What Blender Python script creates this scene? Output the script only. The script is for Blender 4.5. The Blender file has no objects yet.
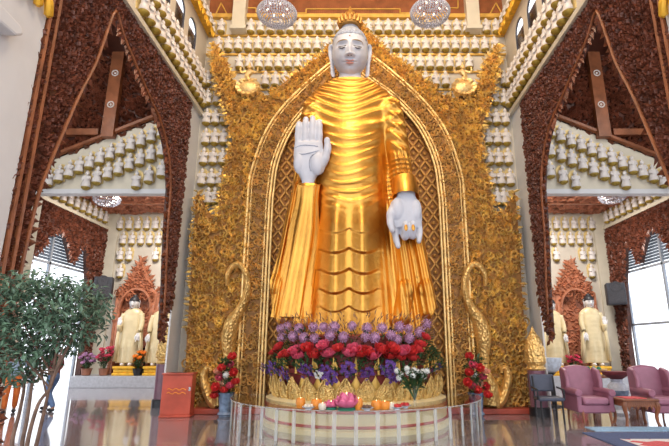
import bpy, bmesh, math, random
import numpy as np
from mathutils import Vector, Matrix
random.seed(7); RNG = np.random.default_rng(11)
SC = bpy.context.scene; COL = SC.collection
PI = math.pi
# ------------------------------------------------------------------ camera
CX, CY, FP, TH, EYE = 356.0, 223.0, 475.0, math.radians(14.5), 1.5
cT, sT = math.cos(TH), math.sin(TH)
cd = bpy.data.cameras.new('camera'); cam = bpy.data.objects.new('camera', cd); COL.objects.link(cam)
cam.location = (0, 0, EYE); cam.rotation_euler = (PI/2 + TH, 0, 0)
cd.sensor_width = 36; cd.lens = FP/669*36; cd.shift_x = -(CX-334.5)/669; cd.clip_start = .05; cd.clip_end = 300
SC.camera = cam
def P(px, py, Y=None, X=None, Z=None):
    """world point seen at a photo pixel on the plane y=Y, x=X or z=Z"""
    a, b = (px-CX)/FP, (CY-py)/FP
    d = Vector((a, cT-b*sT, sT+b*cT))
    if Y is not None: t = Y/d.y
    elif X is not None: t = X/d.x
    else: t = (Z-EYE)/d.z
    return Vector((0, 0, EYE)) + d*t
def PC(px, py, cx, cy, R):
    """nearest point at a pixel on an upright cylinder"""
    a, b = (px-CX)/FP, (CY-py)/FP
    d = Vector((a, cT-b*sT, sT+b*cT))
    A = d.x*d.x+d.y*d.y; B = -2*(d.x*cx+d.y*cy); C = cx*cx+cy*cy-R*R
    disc = max(B*B-4*A*C, 0)
    t = (-B-math.sqrt(disc))/(2*A)
    return Vector((0, 0, EYE)) + d*t
# ------------------------------------------------------------------ materials
def mat(name, col, rough=.5, metal=0., var=.12, vscale=6., bump=0., bscale=30., kind='noise', spec=.5, emit=None, trans=0., col2=None, coat=0., detail=4.):
    m = bpy.data.materials.new(name); m.use_nodes = True
    nt = m.node_tree; b = nt.nodes['Principled BSDF']
    b.inputs['Roughness'].default_value = rough; b.inputs['Metallic'].default_value = metal
    b.inputs['Specular IOR Level'].default_value = spec
    b.inputs['Coat Weight'].default_value = coat
    b.inputs['Transmission Weight'].default_value = trans
    c = tuple(col)+(1,)
    tc = nt.nodes.new('ShaderNodeTexCoord')
    if var > 0 or col2:
        n = nt.nodes.new('ShaderNodeTexNoise'); n.inputs['Scale'].default_value = vscale; n.inputs['Detail'].default_value = detail
        nt.links.new(tc.outputs['Object'], n.inputs['Vector'])
        r = nt.nodes.new('ShaderNodeValToRGB')
        lo = tuple(max(0, x*(1-var)) for x in col); hi = col2 if col2 else tuple(min(1, x*(1+var)) for x in col)
        r.color_ramp.elements[0].color = lo+(1,); r.color_ramp.elements[1].color = tuple(hi)+(1,)
        r.color_ramp.elements[0].position = .35; r.color_ramp.elements[1].position = .65
        nt.links.new(n.outputs['Fac'], r.inputs['Fac']); nt.links.new(r.outputs['Color'], b.inputs['Base Color'])
    else:
        b.inputs['Base Color'].default_value = c
    if bump > 0:
        if kind == 'noise':
            t = nt.nodes.new('ShaderNodeTexNoise'); t.inputs['Scale'].default_value = bscale; t.inputs['Detail'].default_value = 3; out = t.outputs['Fac']
        elif kind == 'voronoi':
            t = nt.nodes.new('ShaderNodeTexVoronoi'); t.inputs['Scale'].default_value = bscale; out = t.outputs['Distance']
        else:
            t = nt.nodes.new('ShaderNodeTexWave'); t.inputs['Scale'].default_value = bscale; t.inputs['Distortion'].default_value = 3; out = t.outputs['Fac']
        nt.links.new(tc.outputs['Object'], t.inputs['Vector'])
        bp = nt.nodes.new('ShaderNodeBump'); bp.inputs['Strength'].default_value = bump; bp.inputs['Distance'].default_value = .03
        nt.links.new(out, bp.inputs['Height']); nt.links.new(bp.outputs['Normal'], b.inputs['Normal'])
    if emit:
        b.inputs['Emission Color'].default_value = tuple(emit[0])+(1,); b.inputs['Emission Strength'].default_value = emit[1]
    return m
M = {}
M['robe'] = mat('robe_gold', (.70,.345,.065), .37, 1, .12, 1.2, .25, 14, coat=.15)
M['gold'] = mat('carved_gold', (1.0,.70,.30), .22, .64, .14, 5)
M['goldback'] = mat('old_gold', (.27,.125,.03), .5, .3, .3, 9, .3, 30)  # shaded gaps of the carving put into the backing as dark colour
M['goldsm'] = mat('smooth_gold', (.86,.60,.25), .36, .45, .15, 5, .3, 26, 'voronoi')
M['lattice'] = mat('amber_gold', (.52,.26,.06), .42, .5, .2, 6)
M['niche'] = mat('niche_brown', (.30,.125,.028), .55, .3, .3, 7)
M['marble'] = mat('white_marble', (.55,.57,.65), .42, 0, .05, 3)
M['hairmarble'] = mat('hair_marble', (.40,.44,.55), .5, 0, .15, 14, .5, 9, 'wave')
M['lip'] = mat('lip_red', (.56,.27,.24), .4, 0, 0)
M['line'] = mat('brow_dark', (.05,.04,.04), .5, 0, 0)
M['goldline'] = mat('brow_gold', (.33,.22,.10), .4, .2, 0)
M['eyew'] = mat('eye_white', (.75,.75,.74), .3, 0, 0); M['eyedark'] = mat('eye_grey', (.10,.10,.12), .3, 0, 0); M['beast'] = mat('beast_gold', (.82,.53,.19), .34, .6, .2, 4, .9, 16, 'voronoi')
M['wood'] = mat('carved_teak', (.155,.048,.026), .33, 0, .35, 5, .25, 40)
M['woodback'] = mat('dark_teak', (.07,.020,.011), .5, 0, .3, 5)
M['woodlt'] = mat('teak', (.25,.085,.035), .35, 0, .25, 3, .15, 8, 'wave')
M['woodred'] = mat('red_teak', (.42,.16,.085), .4, 0, .25, 6, .2, 25)
M['white'] = mat('cream_plaster', (.58,.53,.45), .55, 0, .05, 2)
M['whitew'] = mat('white_paint', (.64,.65,.67), .5, 0, .04, 2)
M['trimw'] = mat('ivory_trim', (.63,.58,.47), .5, 0, .05, 3)
M['fig'] = mat('figurine_white', (.70,.66,.64), .45, 0, .06, 8)
M['halo'] = mat('halo_gold', (.74,.57,.25), .45, .2, .15, 8)
M['bracket'] = mat('olive_gold', (.36,.25,.04), .45, .25, .2, 10)
M['ledge'] = mat('ledge_gold', (.72,.44,.10), .45, .4, .15, 5)
M['yellow'] = mat('canopy_gold', (.80,.45,.04), .4, .4, .15, 9)
M['purple'] = mat('mauve_leather', (.31,.125,.19), .42, 0, .1, 5, .1, 60)
M['cushion'] = mat('mauve_cushion', (.37,.16,.235), .5, 0, .08, 5)
M['darkchair'] = mat('slate_vinyl', (.06,.07,.11), .45, 0, .1, 5)
M['iron'] = mat('black_iron', (.025,.025,.03), .4, .3, 0)
M['speaker'] = mat('speaker_black', (.03,.033,.045), .5, 0, .1, 5)
M['grille'] = mat('speaker_grille', (.05,.05,.06), .7, 0, .2, 60, .5, 200, 'voronoi')
M['redbox'] = mat('red_lacquer', (.50,.08,.045), .4, 0, .15, 3)
M['redboxd'] = mat('red_lacquer_side', (.42,.07,.04), .45, 0, .15, 3)
M['postpurple'] = mat('purple_marble', (.19,.085,.12), .3, 0, .2, 4)
M['dais'] = mat('grey_granite', (.42,.43,.47), .3, 0, .1, 12)
M['cream'] = mat('cream_drum', (.80,.66,.38), .45, 0, .06, 4)
M['redband'] = mat('red_band', (.45,.07,.05), .45, 0, .1, 4)
M['petalgold'] = mat('petal_gold', (.78,.54,.20), .36, .75, .15, 8, .8, 34, 'voronoi')
M['darkred'] = mat('petal_red', (.25,.03,.025), .5, 0, .2, 6)
M['lilac'] = mat('lilac_petal', (.50,.28,.46), .6, 0, .25, 20)
M['redfl'] = mat('red_petal', (.60,.035,.035), .55, 0, .3, 20)
M['pinkfl'] = mat('rose_petal', (.66,.09,.16), .55, 0, .3, 20)
M['violet'] = mat('violet_petal', (.15,.06,.30), .55, 0, .35, 20)
M['whitefl'] = mat('white_petal', (.75,.76,.74), .6, 0, .1, 20)
M['peach'] = mat('peach_petal', (.78,.38,.26), .6, 0, .2, 20)
M['leaf'] = mat('flower_leaf', (.045,.10,.035), .5, 0, .4, 9)
M['drysprig'] = mat('dry_sprig', (.30,.14,.07), .6, 0, .4, 9)
M['ficus'] = mat('ficus_leaf', (.095,.165,.105), .42, 0, .5, 7)
M['bark'] = mat('bark', (.17,.10,.07), .7, 0, .3, 12, .3, 30)
M['pot'] = mat('terracotta', (.30,.12,.07), .6, 0, .15, 5)
M['bluevase'] = mat('blue_glaze', (.17,.24,.36), .25, 0, .3, 10)
M['porcelain'] = mat('porcelain', (.62,.68,.78), .2, 0, .15, 14)
M['pink'] = mat('lotus_pink', (.80,.17,.33), .45, 0, .1, 8)
M['green'] = mat('green_base', (.02,.20,.12), .45, 0, .1, 8)
M['orange'] = mat('orange_wax', (.85,.30,.04), .35, 0, .15, 8)
M['wax'] = mat('white_wax', (.80,.72,.60), .4, 0, .05, 8)
M['flame'] = mat('flame', (1,.7,.3), .5, 0, 0, emit=((1,.75,.35), 6))
M['creamrobe'] = mat('cream_robe', (.66,.55,.33), .4, .1, .08, 3)
M['paleskin'] = mat('pale_face', (.70,.68,.68), .4, 0, .03, 3)
M['black'] = mat('black_hair', (.02,.02,.025), .5, 0, 0)
M['skin'] = mat('skin', (.36,.19,.12), .5, 0, .05, 5)
M['jeans'] = mat('blue_denim', (.10,.17,.33), .75, 0, .2, 12)
M['maroon'] = mat('maroon_shirt', (.17,.03,.04), .7, 0, .15, 8)
M['orangecl'] = mat('orange_cloth', (.70,.17,.03), .7, 0, .15, 8)
M['bluecl'] = mat('pale_blue_cloth', (.34,.45,.60), .7, 0, .15, 8)
M['crystal'] = mat('crystal', (.58,.60,.70), .12, .3, .15, 30)
M['chrome'] = mat('chrome', (.7,.7,.72), .2, 1, 0)
M['bulb'] = mat('bulb', (1,.9,.75), .5, 0, 0, emit=((1,.85,.65), 4))
M['louvre'] = mat('louvre_grey', (.17,.21,.27), .5, 0, .1, 3)
M['frame'] = mat('frame_grey', (.32,.36,.42), .4, .3, .05, 3)
M['darkframe'] = mat('window_frame_dark', (.05,.05,.07), .4, 0, 0)
M['outside'] = mat('pale_paving', (.75,.74,.72), .8, 0, .08, 1)
M['outpink'] = mat('pale_pink_wall', (.80,.64,.60), .8, 0, .05, 1)
M['rugblue'] = mat('rug_blue', (.07,.10,.22), .9, 0, .2, 40)
M['rugred'] = mat('rug_red', (.62,.10,.11), .9, 0, .2, 40)
M['rugwhite'] = mat('rug_white', (.72,.70,.70), .9, 0, .1, 40)
M['rugpink'] = mat('rug_pink', (.62,.20,.30), .9, 0, .2, 40)
M['rugsky'] = mat('rug_sky', (.30,.48,.68), .9, 0, .2, 40)
M['friezewood'] = mat('frieze_wood', (.25,.08,.027), .4, 0, .2, 4, .12, 5, 'wave')
def glass_mat(name, tint, gl=.12):
    m = bpy.data.materials.new(name); m.use_nodes = True; nt = m.node_tree
    for n in list(nt.nodes): nt.nodes.remove(n)
    o = nt.nodes.new('ShaderNodeOutputMaterial'); mx = nt.nodes.new('ShaderNodeMixShader')
    t = nt.nodes.new('ShaderNodeBsdfTransparent'); t.inputs['Color'].default_value = tint+(1,)
    g = nt.nodes.new('ShaderNodeBsdfGlossy'); g.inputs['Roughness'].default_value = .06
    f = nt.nodes.new('ShaderNodeLayerWeight'); pw = nt.nodes.new('ShaderNodeMath'); pw.operation = 'POWER'; pw.inputs[1].default_value = 4
    ad = nt.nodes.new('ShaderNodeMath'); ad.operation = 'MULTIPLY_ADD'; ad.inputs[1].default_value = .5; ad.inputs[2].default_value = gl
    nt.links.new(f.outputs['Facing'], pw.inputs[0]); nt.links.new(pw.outputs[0], ad.inputs[0]); nt.links.new(ad.outputs[0], mx.inputs[0])
    nt.links.new(t.outputs[0], mx.inputs[1]); nt.links.new(g.outputs[0], mx.inputs[2]); nt.links.new(mx.outputs[0], o.inputs['Surface'])
    return m
M['glass'] = glass_mat('clear_glass', (.97,.985,.98), .07)
M['pane'] = glass_mat('window_glass', (.97,.98,1.0), .03)
M['glassedge'] = mat('frosted_glass_edge', (.80,.85,.87), .3, 0, .04, 5); M['glassedge'].node_tree.nodes['Principled BSDF'].inputs['Alpha'].default_value = .30
def floor_mat():
    m = mat('polished_granite', (.255,.23,.255), .10, 0, .25, 3.0, detail=8., spec=.9, coat=.5)
    nt = m.node_tree; b = nt.nodes['Principled BSDF']
    src = b.inputs['Base Color'].links[0].from_socket
    tc = nt.nodes.new('ShaderNodeTexCoord'); br = nt.nodes.new('ShaderNodeTexBrick')
    br.offset = 0; br.inputs['Scale'].default_value = 1; br.inputs['Brick Width'].default_value = .9; br.inputs['Row Height'].default_value = .9
    br.inputs['Mortar Size'].default_value = .006; br.inputs['Mortar'].default_value = (.05,.045,.045,1)
    nt.links.new(tc.outputs['Object'], br.inputs['Vector'])
    nt.links.new(src, br.inputs['Color1']); nt.links.new(src, br.inputs['Color2'])
    nt.links.new(br.outputs['Color'], b.inputs['Base Color'])
    return m
M['floor'] = floor_mat()
# ------------------------------------------------------------------ mesh builder
class MB:
    def __init__(s): s.V = []; s.F = []; s.n = 0
    def add(s, V, F):
        V = [tuple(v) for v in V]; k = s.n
        s.V.extend(V); s.F.extend([tuple(i+k for i in f) for f in F]); s.n += len(V); return s
    def box(s, x0, x1, y0, y1, z0, z1):
        return s.add([(x0,y0,z0),(x1,y0,z0),(x1,y1,z0),(x0,y1,z0),(x0,y0,z1),(x1,y0,z1),(x1,y1,z1),(x0,y1,z1)],
                     [(0,3,2,1),(4,5,6,7),(0,1,5,4),(1,2,6,5),(2,3,7,6),(3,0,4,7)])
    def tube(s, pts, rad, seg=8, caps=True, flat=1., up=None):
        pts = [Vector(p) for p in pts]; n = len(pts)
        if not hasattr(rad, '__len__'): rad = [rad]*n
        V, F = [], []
        u0 = Vector(up) if up else None
        for i, p in enumerate(pts):
            t = (pts[min(i+1, n-1)]-pts[max(i-1, 0)]).normalized()
            if u0 is None: u0 = Vector((0,0,1)) if abs(t.z) < .9 else Vector((1,0,0))
            a = (u0-t*u0.dot(t))
            if a.length < 1e-6: a = t.orthogonal()
            a.normalize(); b = t.cross(a); u0 = a
            for k in range(seg):
                q = 2*PI*k/seg; V.append(p+a*(math.cos(q)*rad[i])+b*(math.sin(q)*rad[i]*flat))
        for i in range(n-1):
            for k in range(seg):
                F.append((i*seg+k, i*seg+(k+1)%seg, (i+1)*seg+(k+1)%seg, (i+1)*seg+k))
        if caps: F.append(tuple(range(seg))[::-1]); F.append(tuple((n-1)*seg+k for k in range(seg)))
        return s.add(V, F)
    def lathe(s, prof, c=(0,0,0), seg=16, sx=1., sy=1., a0=0., a1=2*PI):
        full = abs(a1-a0-2*PI) < 1e-6; m = seg if full else seg+1
        V, F = [], []
        for r, z in prof:
            for k in range(m):
                q = a0+(a1-a0)*k/seg; V.append((c[0]+r*math.cos(q)*sx, c[1]+r*math.sin(q)*sy, c[2]+z))
        n = len(prof)
        for i in range(n-1):
            for k in range(seg):
                k2 = (k+1) % m
                F.append((i*m+k, i*m+k2, (i+1)*m+k2, (i+1)*m+k))
        if full:
            if prof[0][0] > 1e-4: F.append(tuple(range(m))[::-1])
            if prof[-1][0] > 1e-4: F.append(tuple((n-1)*m+k for k in range(m)))
        return s.add(V, F)
    def ball(s, c, r, seg=10, rings=6, sc=(1,1,1)):
        pr = [(math.sin(PI*i/rings), -math.cos(PI*i/rings)) for i in range(rings+1)]
        V, F = [], []
        for rr, z in pr:
            for k in range(seg):
                q = 2*PI*k/seg; V.append((c[0]+r*rr*math.cos(q)*sc[0], c[1]+r*rr*math.sin(q)*sc[1], c[2]+r*z*sc[2]))
        for i in range(rings):
            for k in range(seg): F.append((i*seg+k, i*seg+(k+1)%seg, (i+1)*seg+(k+1)%seg, (i+1)*seg+k))
        return s.add(V, F)
    def prism(s, poly, d0, d1, f):
        """polygon (u,v) between depths d0,d1 through f(u,v,d)"""
        n = len(poly)
        V = [f(u, v, d0) for u, v in poly]+[f(u, v, d1) for u, v in poly]
        F = [tuple(range(n)), tuple(range(2*n-1, n-1, -1))]+[((i+1)%n, i, n+i, n+(i+1)%n) for i in range(n)]
        return s.add(V, F)
    def rot(s, R):
        s.V = [tuple(R @ Vector(v)) for v in s.V]; return s
    def move(s, t):
        s.V = [(v[0]+t[0], v[1]+t[1], v[2]+t[2]) for v in s.V]; return s
    def build(s, name, m, parent=None, smooth=True, bevel=0., sub=0, remesh=0., angle=40):
        me = bpy.data.meshes.new(name); me.from_pydata(s.V, [], s.F)
        bm = bmesh.new(); bm.from_mesh(me); bmesh.ops.recalc_face_normals(bm, faces=bm.faces); bm.to_mesh(me); bm.free()
        me.materials.append(m)
        o = bpy.data.objects.new(name, me); COL.objects.link(o)
        if smooth:
            for p in me.polygons: p.use_smooth = True
            if not remesh and not sub and angle < 180: me.set_sharp_from_angle(angle=math.radians(angle))
        if bevel:
            b = o.modifiers.new('bevel', 'BEVEL'); b.width = bevel; b.segments = 2; b.limit_method = 'ANGLE'
        if remesh:
            r = o.modifiers.new('remesh', 'REMESH'); r.mode = 'VOXEL'; r.voxel_size = remesh; r.use_smooth_shade = True
            q = o.modifiers.new('smooth', 'SMOOTH'); q.iterations = 5; q.factor = .5
        if sub:
            q = o.modifiers.new('sub', 'SUBSURF'); q.levels = sub; q.render_levels = sub
        if parent: o.parent = parent
        return o
def fY(y0):  return lambda u, v, d: (u, y0-d, v)          # wall facing the camera
def fX(x0, sg): return lambda u, v, d: (x0+sg*d, u, v)      # wall facing +x (sg 1) or -x
def tag(o, label, cat, group=None):
    o['label'] = label; o['category'] = cat
    if group: o['group'] = group
    return o
def thing(name, label, cat, loc=(0,0,0), rz=0, group=None):
    o = bpy.data.objects.new(name, None); COL.objects.link(o); o.empty_display_size = .1
    o.location = loc; o.rotation_euler = (0, 0, rz); return tag(o, label, cat, group)
def struct(o): o['kind'] = 'structure'; return o
def stuff(o): o['kind'] = 'stuff'; return o
def dup(root, loc, rz=None, label=None, group=None, scale=None):
    r = root.copy(); COL.objects.link(r); r.location = loc
    if rz is not None: r.rotation_euler = (0, 0, rz)
    if label: r['label'] = label
    if group: r['group'] = group
    if scale: r.scale = (scale,)*3
    for ch in list(root.children):
        c = ch.copy(); COL.objects.link(c); c.parent = r
        for g in list(ch.children):
            d = g.copy(); COL.objects.link(d); d.parent = c
    return r
ORD = 'first second third fourth fifth sixth seventh eighth ninth tenth eleventh twelfth thirteenth fourteenth fifteenth sixteenth seventeenth eighteenth nineteenth twentieth twenty-first twenty-second twenty-third twenty-fourth twenty-fifth twenty-sixth twenty-seventh twenty-eighth twenty-ninth thirtieth'.split()
# ------------------------------------------------------------------ carving
def inside(poly, x, y):
    x = np.asarray(x); y = np.asarray(y); r = np.zeros(x.shape, bool); n = len(poly)
    for i in range(n):
        x1, y1 = poly[i]; x2, y2 = poly[(i+1) % n]
        if y1 == y2: continue
        c = ((y1 > y) != (y2 > y)) & (x < (x2-x1)*(y-y1)/(y2-y1)+x1)
        r ^= c
    return r
def scrolls(mb, poly, f, step, rad, h, base=0., turn=1.15, wid=.33, K=9, jit=.5):
    """curling leaf scrolls spread over a polygon; each one a raised, ridged spiral"""
    us = [p[0] for p in poly]; vs = [p[1] for p in poly]
    gu, gv = np.meshgrid(np.arange(min(us), max(us), step), np.arange(min(vs), max(vs), step))
    u = gu.ravel()+RNG.uniform(-jit, jit, gu.size)*step; v = gv.ravel()+RNG.uniform(-jit, jit, gu.size)*step
    k = inside(poly, u, v); u = u[k]; v = v[k]; n = len(u)
    R = rad*RNG.uniform(.7, 1.3, n); a0 = RNG.uniform(0, 2*PI, n); sg = np.where(RNG.random(n) < .5, 1, -1); hh = base+RNG.uniform(0, h*.8, n)
    t = np.linspace(0, 1, K)
    ang = a0[:, None]+sg[:, None]*t[None, :]*turn*2*PI
    rr = R[:, None]*(1-.78*t[None, :])
    w = R[:, None]*wid*(np.sin(PI*(.08+.84*t))[None, :]*.8+.15)
    cx = u[:, None]+rr*np.cos(ang); cy = v[:, None]+rr*np.sin(ang)
    nx, ny = np.cos(ang), np.sin(ang)
    ridge = hh[:, None]+h*(.35+.65*np.sin(PI*(.15+.8*t)))[None, :]
    lo = np.maximum(hh[:, None]-.02, base-.03)+0*ridge
    V = []; F = []
    A = np.stack([np.stack([cx-nx*w, cy-ny*w, lo], -1), np.stack([cx, cy, ridge], -1), np.stack([cx+nx*w, cy+ny*w, lo], -1)], 2)  # n,K,3,3
    flat = A.reshape(-1, 3)
    V = [f(a, b, c) for a, b, c in flat.tolist()]
    for i in range(n):
        o = i*K*3
        for j in range(K-1):
            q = o+j*3
            F.append((q, q+1, q+4, q+3)); F.append((q+1, q+2, q+5, q+4))
    mb.add(V, F); return n
def leafline(mb, pts, f, size, h, step=.16, side=1, spread=.5):
    """pointed leaves along a line, pointing to one side of it"""
    for i in range(len(pts)-1):
        a = Vector(pts[i]); b = Vector(pts[i+1]); L = (b-a).length; d = (b-a)/max(L, 1e-6); nrm = Vector((-d.y, d.x))*side
        m = max(1, int(L/step))
        for k in range(m):
            p = a+d*((k+random.random())*L/m); s = size*random.uniform(.6, 1.3)
            q = (nrm+d*random.uniform(-spread, spread)).normalized(); e = Vector((-q.y, q.x))
            base = p-q*s*.3; mid = p+q*s*.3; tip = p+q*s
            w = s*.28
            V = [f(base.x, base.y, 0), f(mid.x+e.x*w, mid.y+e.y*w, 0), f(tip.x, tip.y, h*.3), f(mid.x-e.x*w, mid.y-e.y*w, 0), f(mid.x, mid.y, h),
                 f(mid.x, mid.y, -h*.3)]
            mb.add(V, [(0,1,4),(1,2,4),(2,3,4),(3,0,4),(1,0,5),(2,1,5),(3,2,5),(0,3,5)])
def smooth_line(pts, n=8):
    pts = [Vector(p) for p in pts]; out = []
    for i in range(len(pts)-1):
        p0 = pts[max(i-1, 0)]; p1 = pts[i]; p2 = pts[i+1]; p3 = pts[min(i+2, len(pts)-1)]
        for k in range(n):
            t = k/n
            out.append(.5*((2*p1)+(p2-p0)*t+(2*p0-5*p1+4*p2-p3)*t*t+(3*p1-p0-3*p2+p3)*t**3))
    out.append(pts[-1]); return out
# ================================================================== SETTING
XW, YB, ZC = 4.38, 12.2, 12.2
ZB = 7.8
struct(MB().box(-12.5, 12.5, -3, 20.2, -.2, 0).build('floor', M['floor'], smooth=False))
struct(MB().box(-60, -12.5, -20, 60, -.25, -.05).build('ground', M['outside'], smooth=False))
struct(MB().box(12.5, 60, -20, 60, -.25, -.05).build('ground', M['outside'], smooth=False))
struct(MB().box(-XW-.03, XW+.03, YB, YB+.2, 0, ZC).build('wall_back', M['white'], smooth=False))
struct(MB().box(-XW-.6, XW+.6, -1.5, YB+.3, ZC, ZC+.2).build('ceiling', M['friezewood'], smooth=False))
zt = P(350, 18, Y=YB).z
struct(MB().box(-XW, XW, YB-.06, YB, zt, ZC).build('wall_back_frieze', M['friezewood'], smooth=False))
o = struct(MB().box(-XW, XW, YB-.14, YB, zt-.07, zt+.05).build('trim_1', M['ledge'], smooth=False))
zp = P(237, 34, Y=YB).z
ti = 2
for x in (-3.42, 3.42):
    struct(MB().box(x-.19, x+.19, YB-.32, YB, zp, ZC).box(x-.23, x+.23, YB-.36, YB, zp-.06, zp+.05).build('trim_%d' % ti, M['trimw'], smooth=False, bevel=.012)); ti += 1
# gold fret lines on the frieze
mb = MB()
def fret(px):
    pts = [P(a, b, Y=YB-.075) for a, b in px]
    for a, b in zip(pts[:-1], pts[1:]): mb.tube([a, b], .022, 6)
fret([(247,0),(247,8),(256,8),(256,12),(268,12)]); fret([(290,13),(306,13),(306,9),(330,9)]); fret([(330,9),(400,9),(400,13),(416,13)])
fret([(458,0),(458,8),(450,8),(450,12),(440,12)]); fret([(216,14),(221,3),(227,14),(216,14)]); fret([(490,14),(496,3),(502,14),(490,14)])
struct(mb.build('trim_%d' % ti, M['ledge'])); ti += 1
# side walls of the nave ------------------------------------------------
arch = [(6.2,0),(6.12,1.2),(6.1,2.4),(6.18,3.5),(6.30,4.0),(6.48,4.6),(6.7,5.3),(6.99,6.05),(7.15,6.7),(7.34,7.35),(7.7,7.12),(8.2,6.9),(8.7,6.7),(9.2,6.5),(9.6,6.35),(10.0,6.05),(10.35,5.6),(10.55,5.0),(10.6,4.2),(10.7,3.5),(10.82,2.8),(10.88,2.2),(10.92,1.66),(11.05,1.62),(11.15,2.0),(11.32,2.5),(11.45,2.8)]
wallpoly = arch+[(11.45,ZB),(5.75,ZB),(5.75,0)]
for sg, side in ((1,'left'), (-1,'right')):
    x0 = -sg*XW; f = fX(x0, sg)
    w = struct(MB().prism(wallpoly, -.07, 0, f).build('wall_'+side, M['woodback'], smooth=False))
    mb = MB(); scrolls(mb, wallpoly, f, .088, .062, .035, 0.0, K=7)
    leafline(mb, arch, f, .2, .05, .09, side=-1)
    leafline(mb, arch, f, .13, .05, .09, side=1)
    mb.build('carving', M['wood'], w)
    mb = MB()     # rails of the carved panel
    for a, b in (((5.80,0),(5.80,ZB)), ((5.95,0),(5.95,ZB))): mb.tube([f(a[0],a[1],.03), f(b[0],b[1],.03)], .035, 6)
    e = [f(u, v, .045) for u, v in arch[1:22]]
    mb.tube(smooth_line(e, 3), .028, 6)
    mb.build('rail', M['woodlt'], w)
    # pale strip beside the back wall, band and clerestory
    struct(MB().prism([(11.45,0),(YB,0),(YB,ZB),(11.45,ZB)], -.04, 0, f).build('wall_%s_strip' % side, M['whitew'], smooth=False))
    up = [(4.6,ZB),(YB,ZB),(YB,ZC),(4.6,ZC)]
    wins = [(10.75-.9*i, 11.37-.9*i) for i in range(6)]
    mb = MB()
    mb.prism([(4.6,ZB),(YB,ZB),(YB,9.05),(4.6,9.05)], -.05, 0, f)
    ys = sorted([w_ for p in wins for w_ in p]); edges = [4.6]+ys+[YB]
    for i in range(0, len(edges), 2): mb.prism([(edges[i],9.05),(edges[i+1],9.05),(edges[i+1],10.05),(edges[i],10.05)], -.05, 0, f)
    mb.prism([(4.6,10.05),(YB,10.05),(YB,ZC),(4.6,ZC)], -.05, 0, f)
    for a, b in wins:       # arched heads
        c = (a+b)/2; r = (b-a)/2
        for s_ in (-1, 1):
            pts = [(c+s_*r, 9.75), (c+s_*r, 10.05), (c, 10.05)]+[(c+s_*r*math.sin(q), 9.75+.3*math.cos(q)) for q in np.linspace(0, PI/2, 6)]
            mb.prism(pts, -.05, 0, f)
    struct(mb.build('wall_%s_clerestory' % side, M['white'], smooth=False))
    mb = MB(); mb.prism([(4.6,ZB-.06),(YB,ZB-.06),(YB,ZB+.07),(4.6,ZB+.07)], 0, .10, f); mb.prism([(4.6,8.98),(YB,8.98),(YB,9.05),(4.6,9.05)], 0, .06, f)
    struct(mb.build('trim_%d' % ti, M['trimw'], smooth=False, bevel=.01)); ti += 1
    for k, (a, b) in enumerate(wins[:4]):
        c = (a+b)/2; r = (b-a)/2-.01
        arcp = [(a+.01,9.06),(a+.01,9.75)]+[(c+r*math.sin(q), 9.75+.28*math.cos(q)) for q in np.linspace(-PI/2, PI/2, 11)]+[(b-.01,9.75),(b-.01,9.06)]
        mb = MB(); pts = [f(u, v, -.03) for u, v in arcp+[arcp[0]]]; mb.tube(pts, .022, 6)
        wo = struct(mb.build('window_%d' % (k+1 if sg > 0 else k+11), M['darkframe']))
        MB().prism(arcp, -.045, -.04, f).build('pane', M['pane'], wo, smooth=False)
    # gold canopy row under the frieze
    mb = MB(); mb.prism([(4.6,10.36),(YB,10.36),(YB,10.46),(4.6,10.46)], 0, .22, f)
    leafline(mb, [(7, 10.38),(YB-.1, 10.38)], fX(x0+sg*.2, sg), .2, .06, .12, side=-1)
    struct(mb.build('trim_%d' % ti, M['yellow'], smooth=False)); ti += 1
    # near pillar
    mb = MB(); mb.box(min(x0-sg*.7, x0+sg*.03), max(x0-sg*.7, x0+sg*.03), 4.5, 5.75, 0, ZC)
    pl = struct(mb.build('pillar_'+side, M['whitew'], smooth=False, bevel=.02))
    g = P(14, 3, X=-XW+.03) if sg > 0 else P(698, 3, X=XW-.03)
    mb = MB()
    for t_ in range(5):
        yy = g.y-.45+.22*t_
        mb.tube(smooth_line([f(yy-.1, 6.4, .08), f(yy, 6.1, .14), f(yy+.12, 5.93, .09)], 4), [.05]*4+[.06]*4+[.02], 8)
    mb.prism([(4.52,6.1),(5.5,6.1),(5.55,6.5),(4.52,6.5)], .03, .1, f)
    mb.build('capital', M['yellow'], pl)
    mb = MB(); q = P(4, 30, X=-XW+.03)
    mb.prism([(q.y-.5,q.z-.12),(q.y-.02,q.z-.10),(q.y+.1,q.z),(q.y+.02,q.z+.08),(q.y-.5,q.z+.12)], .03, .22, f)
    mb.build('corbel', M['whitew'], pl, smooth=False, bevel=.03)
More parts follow.
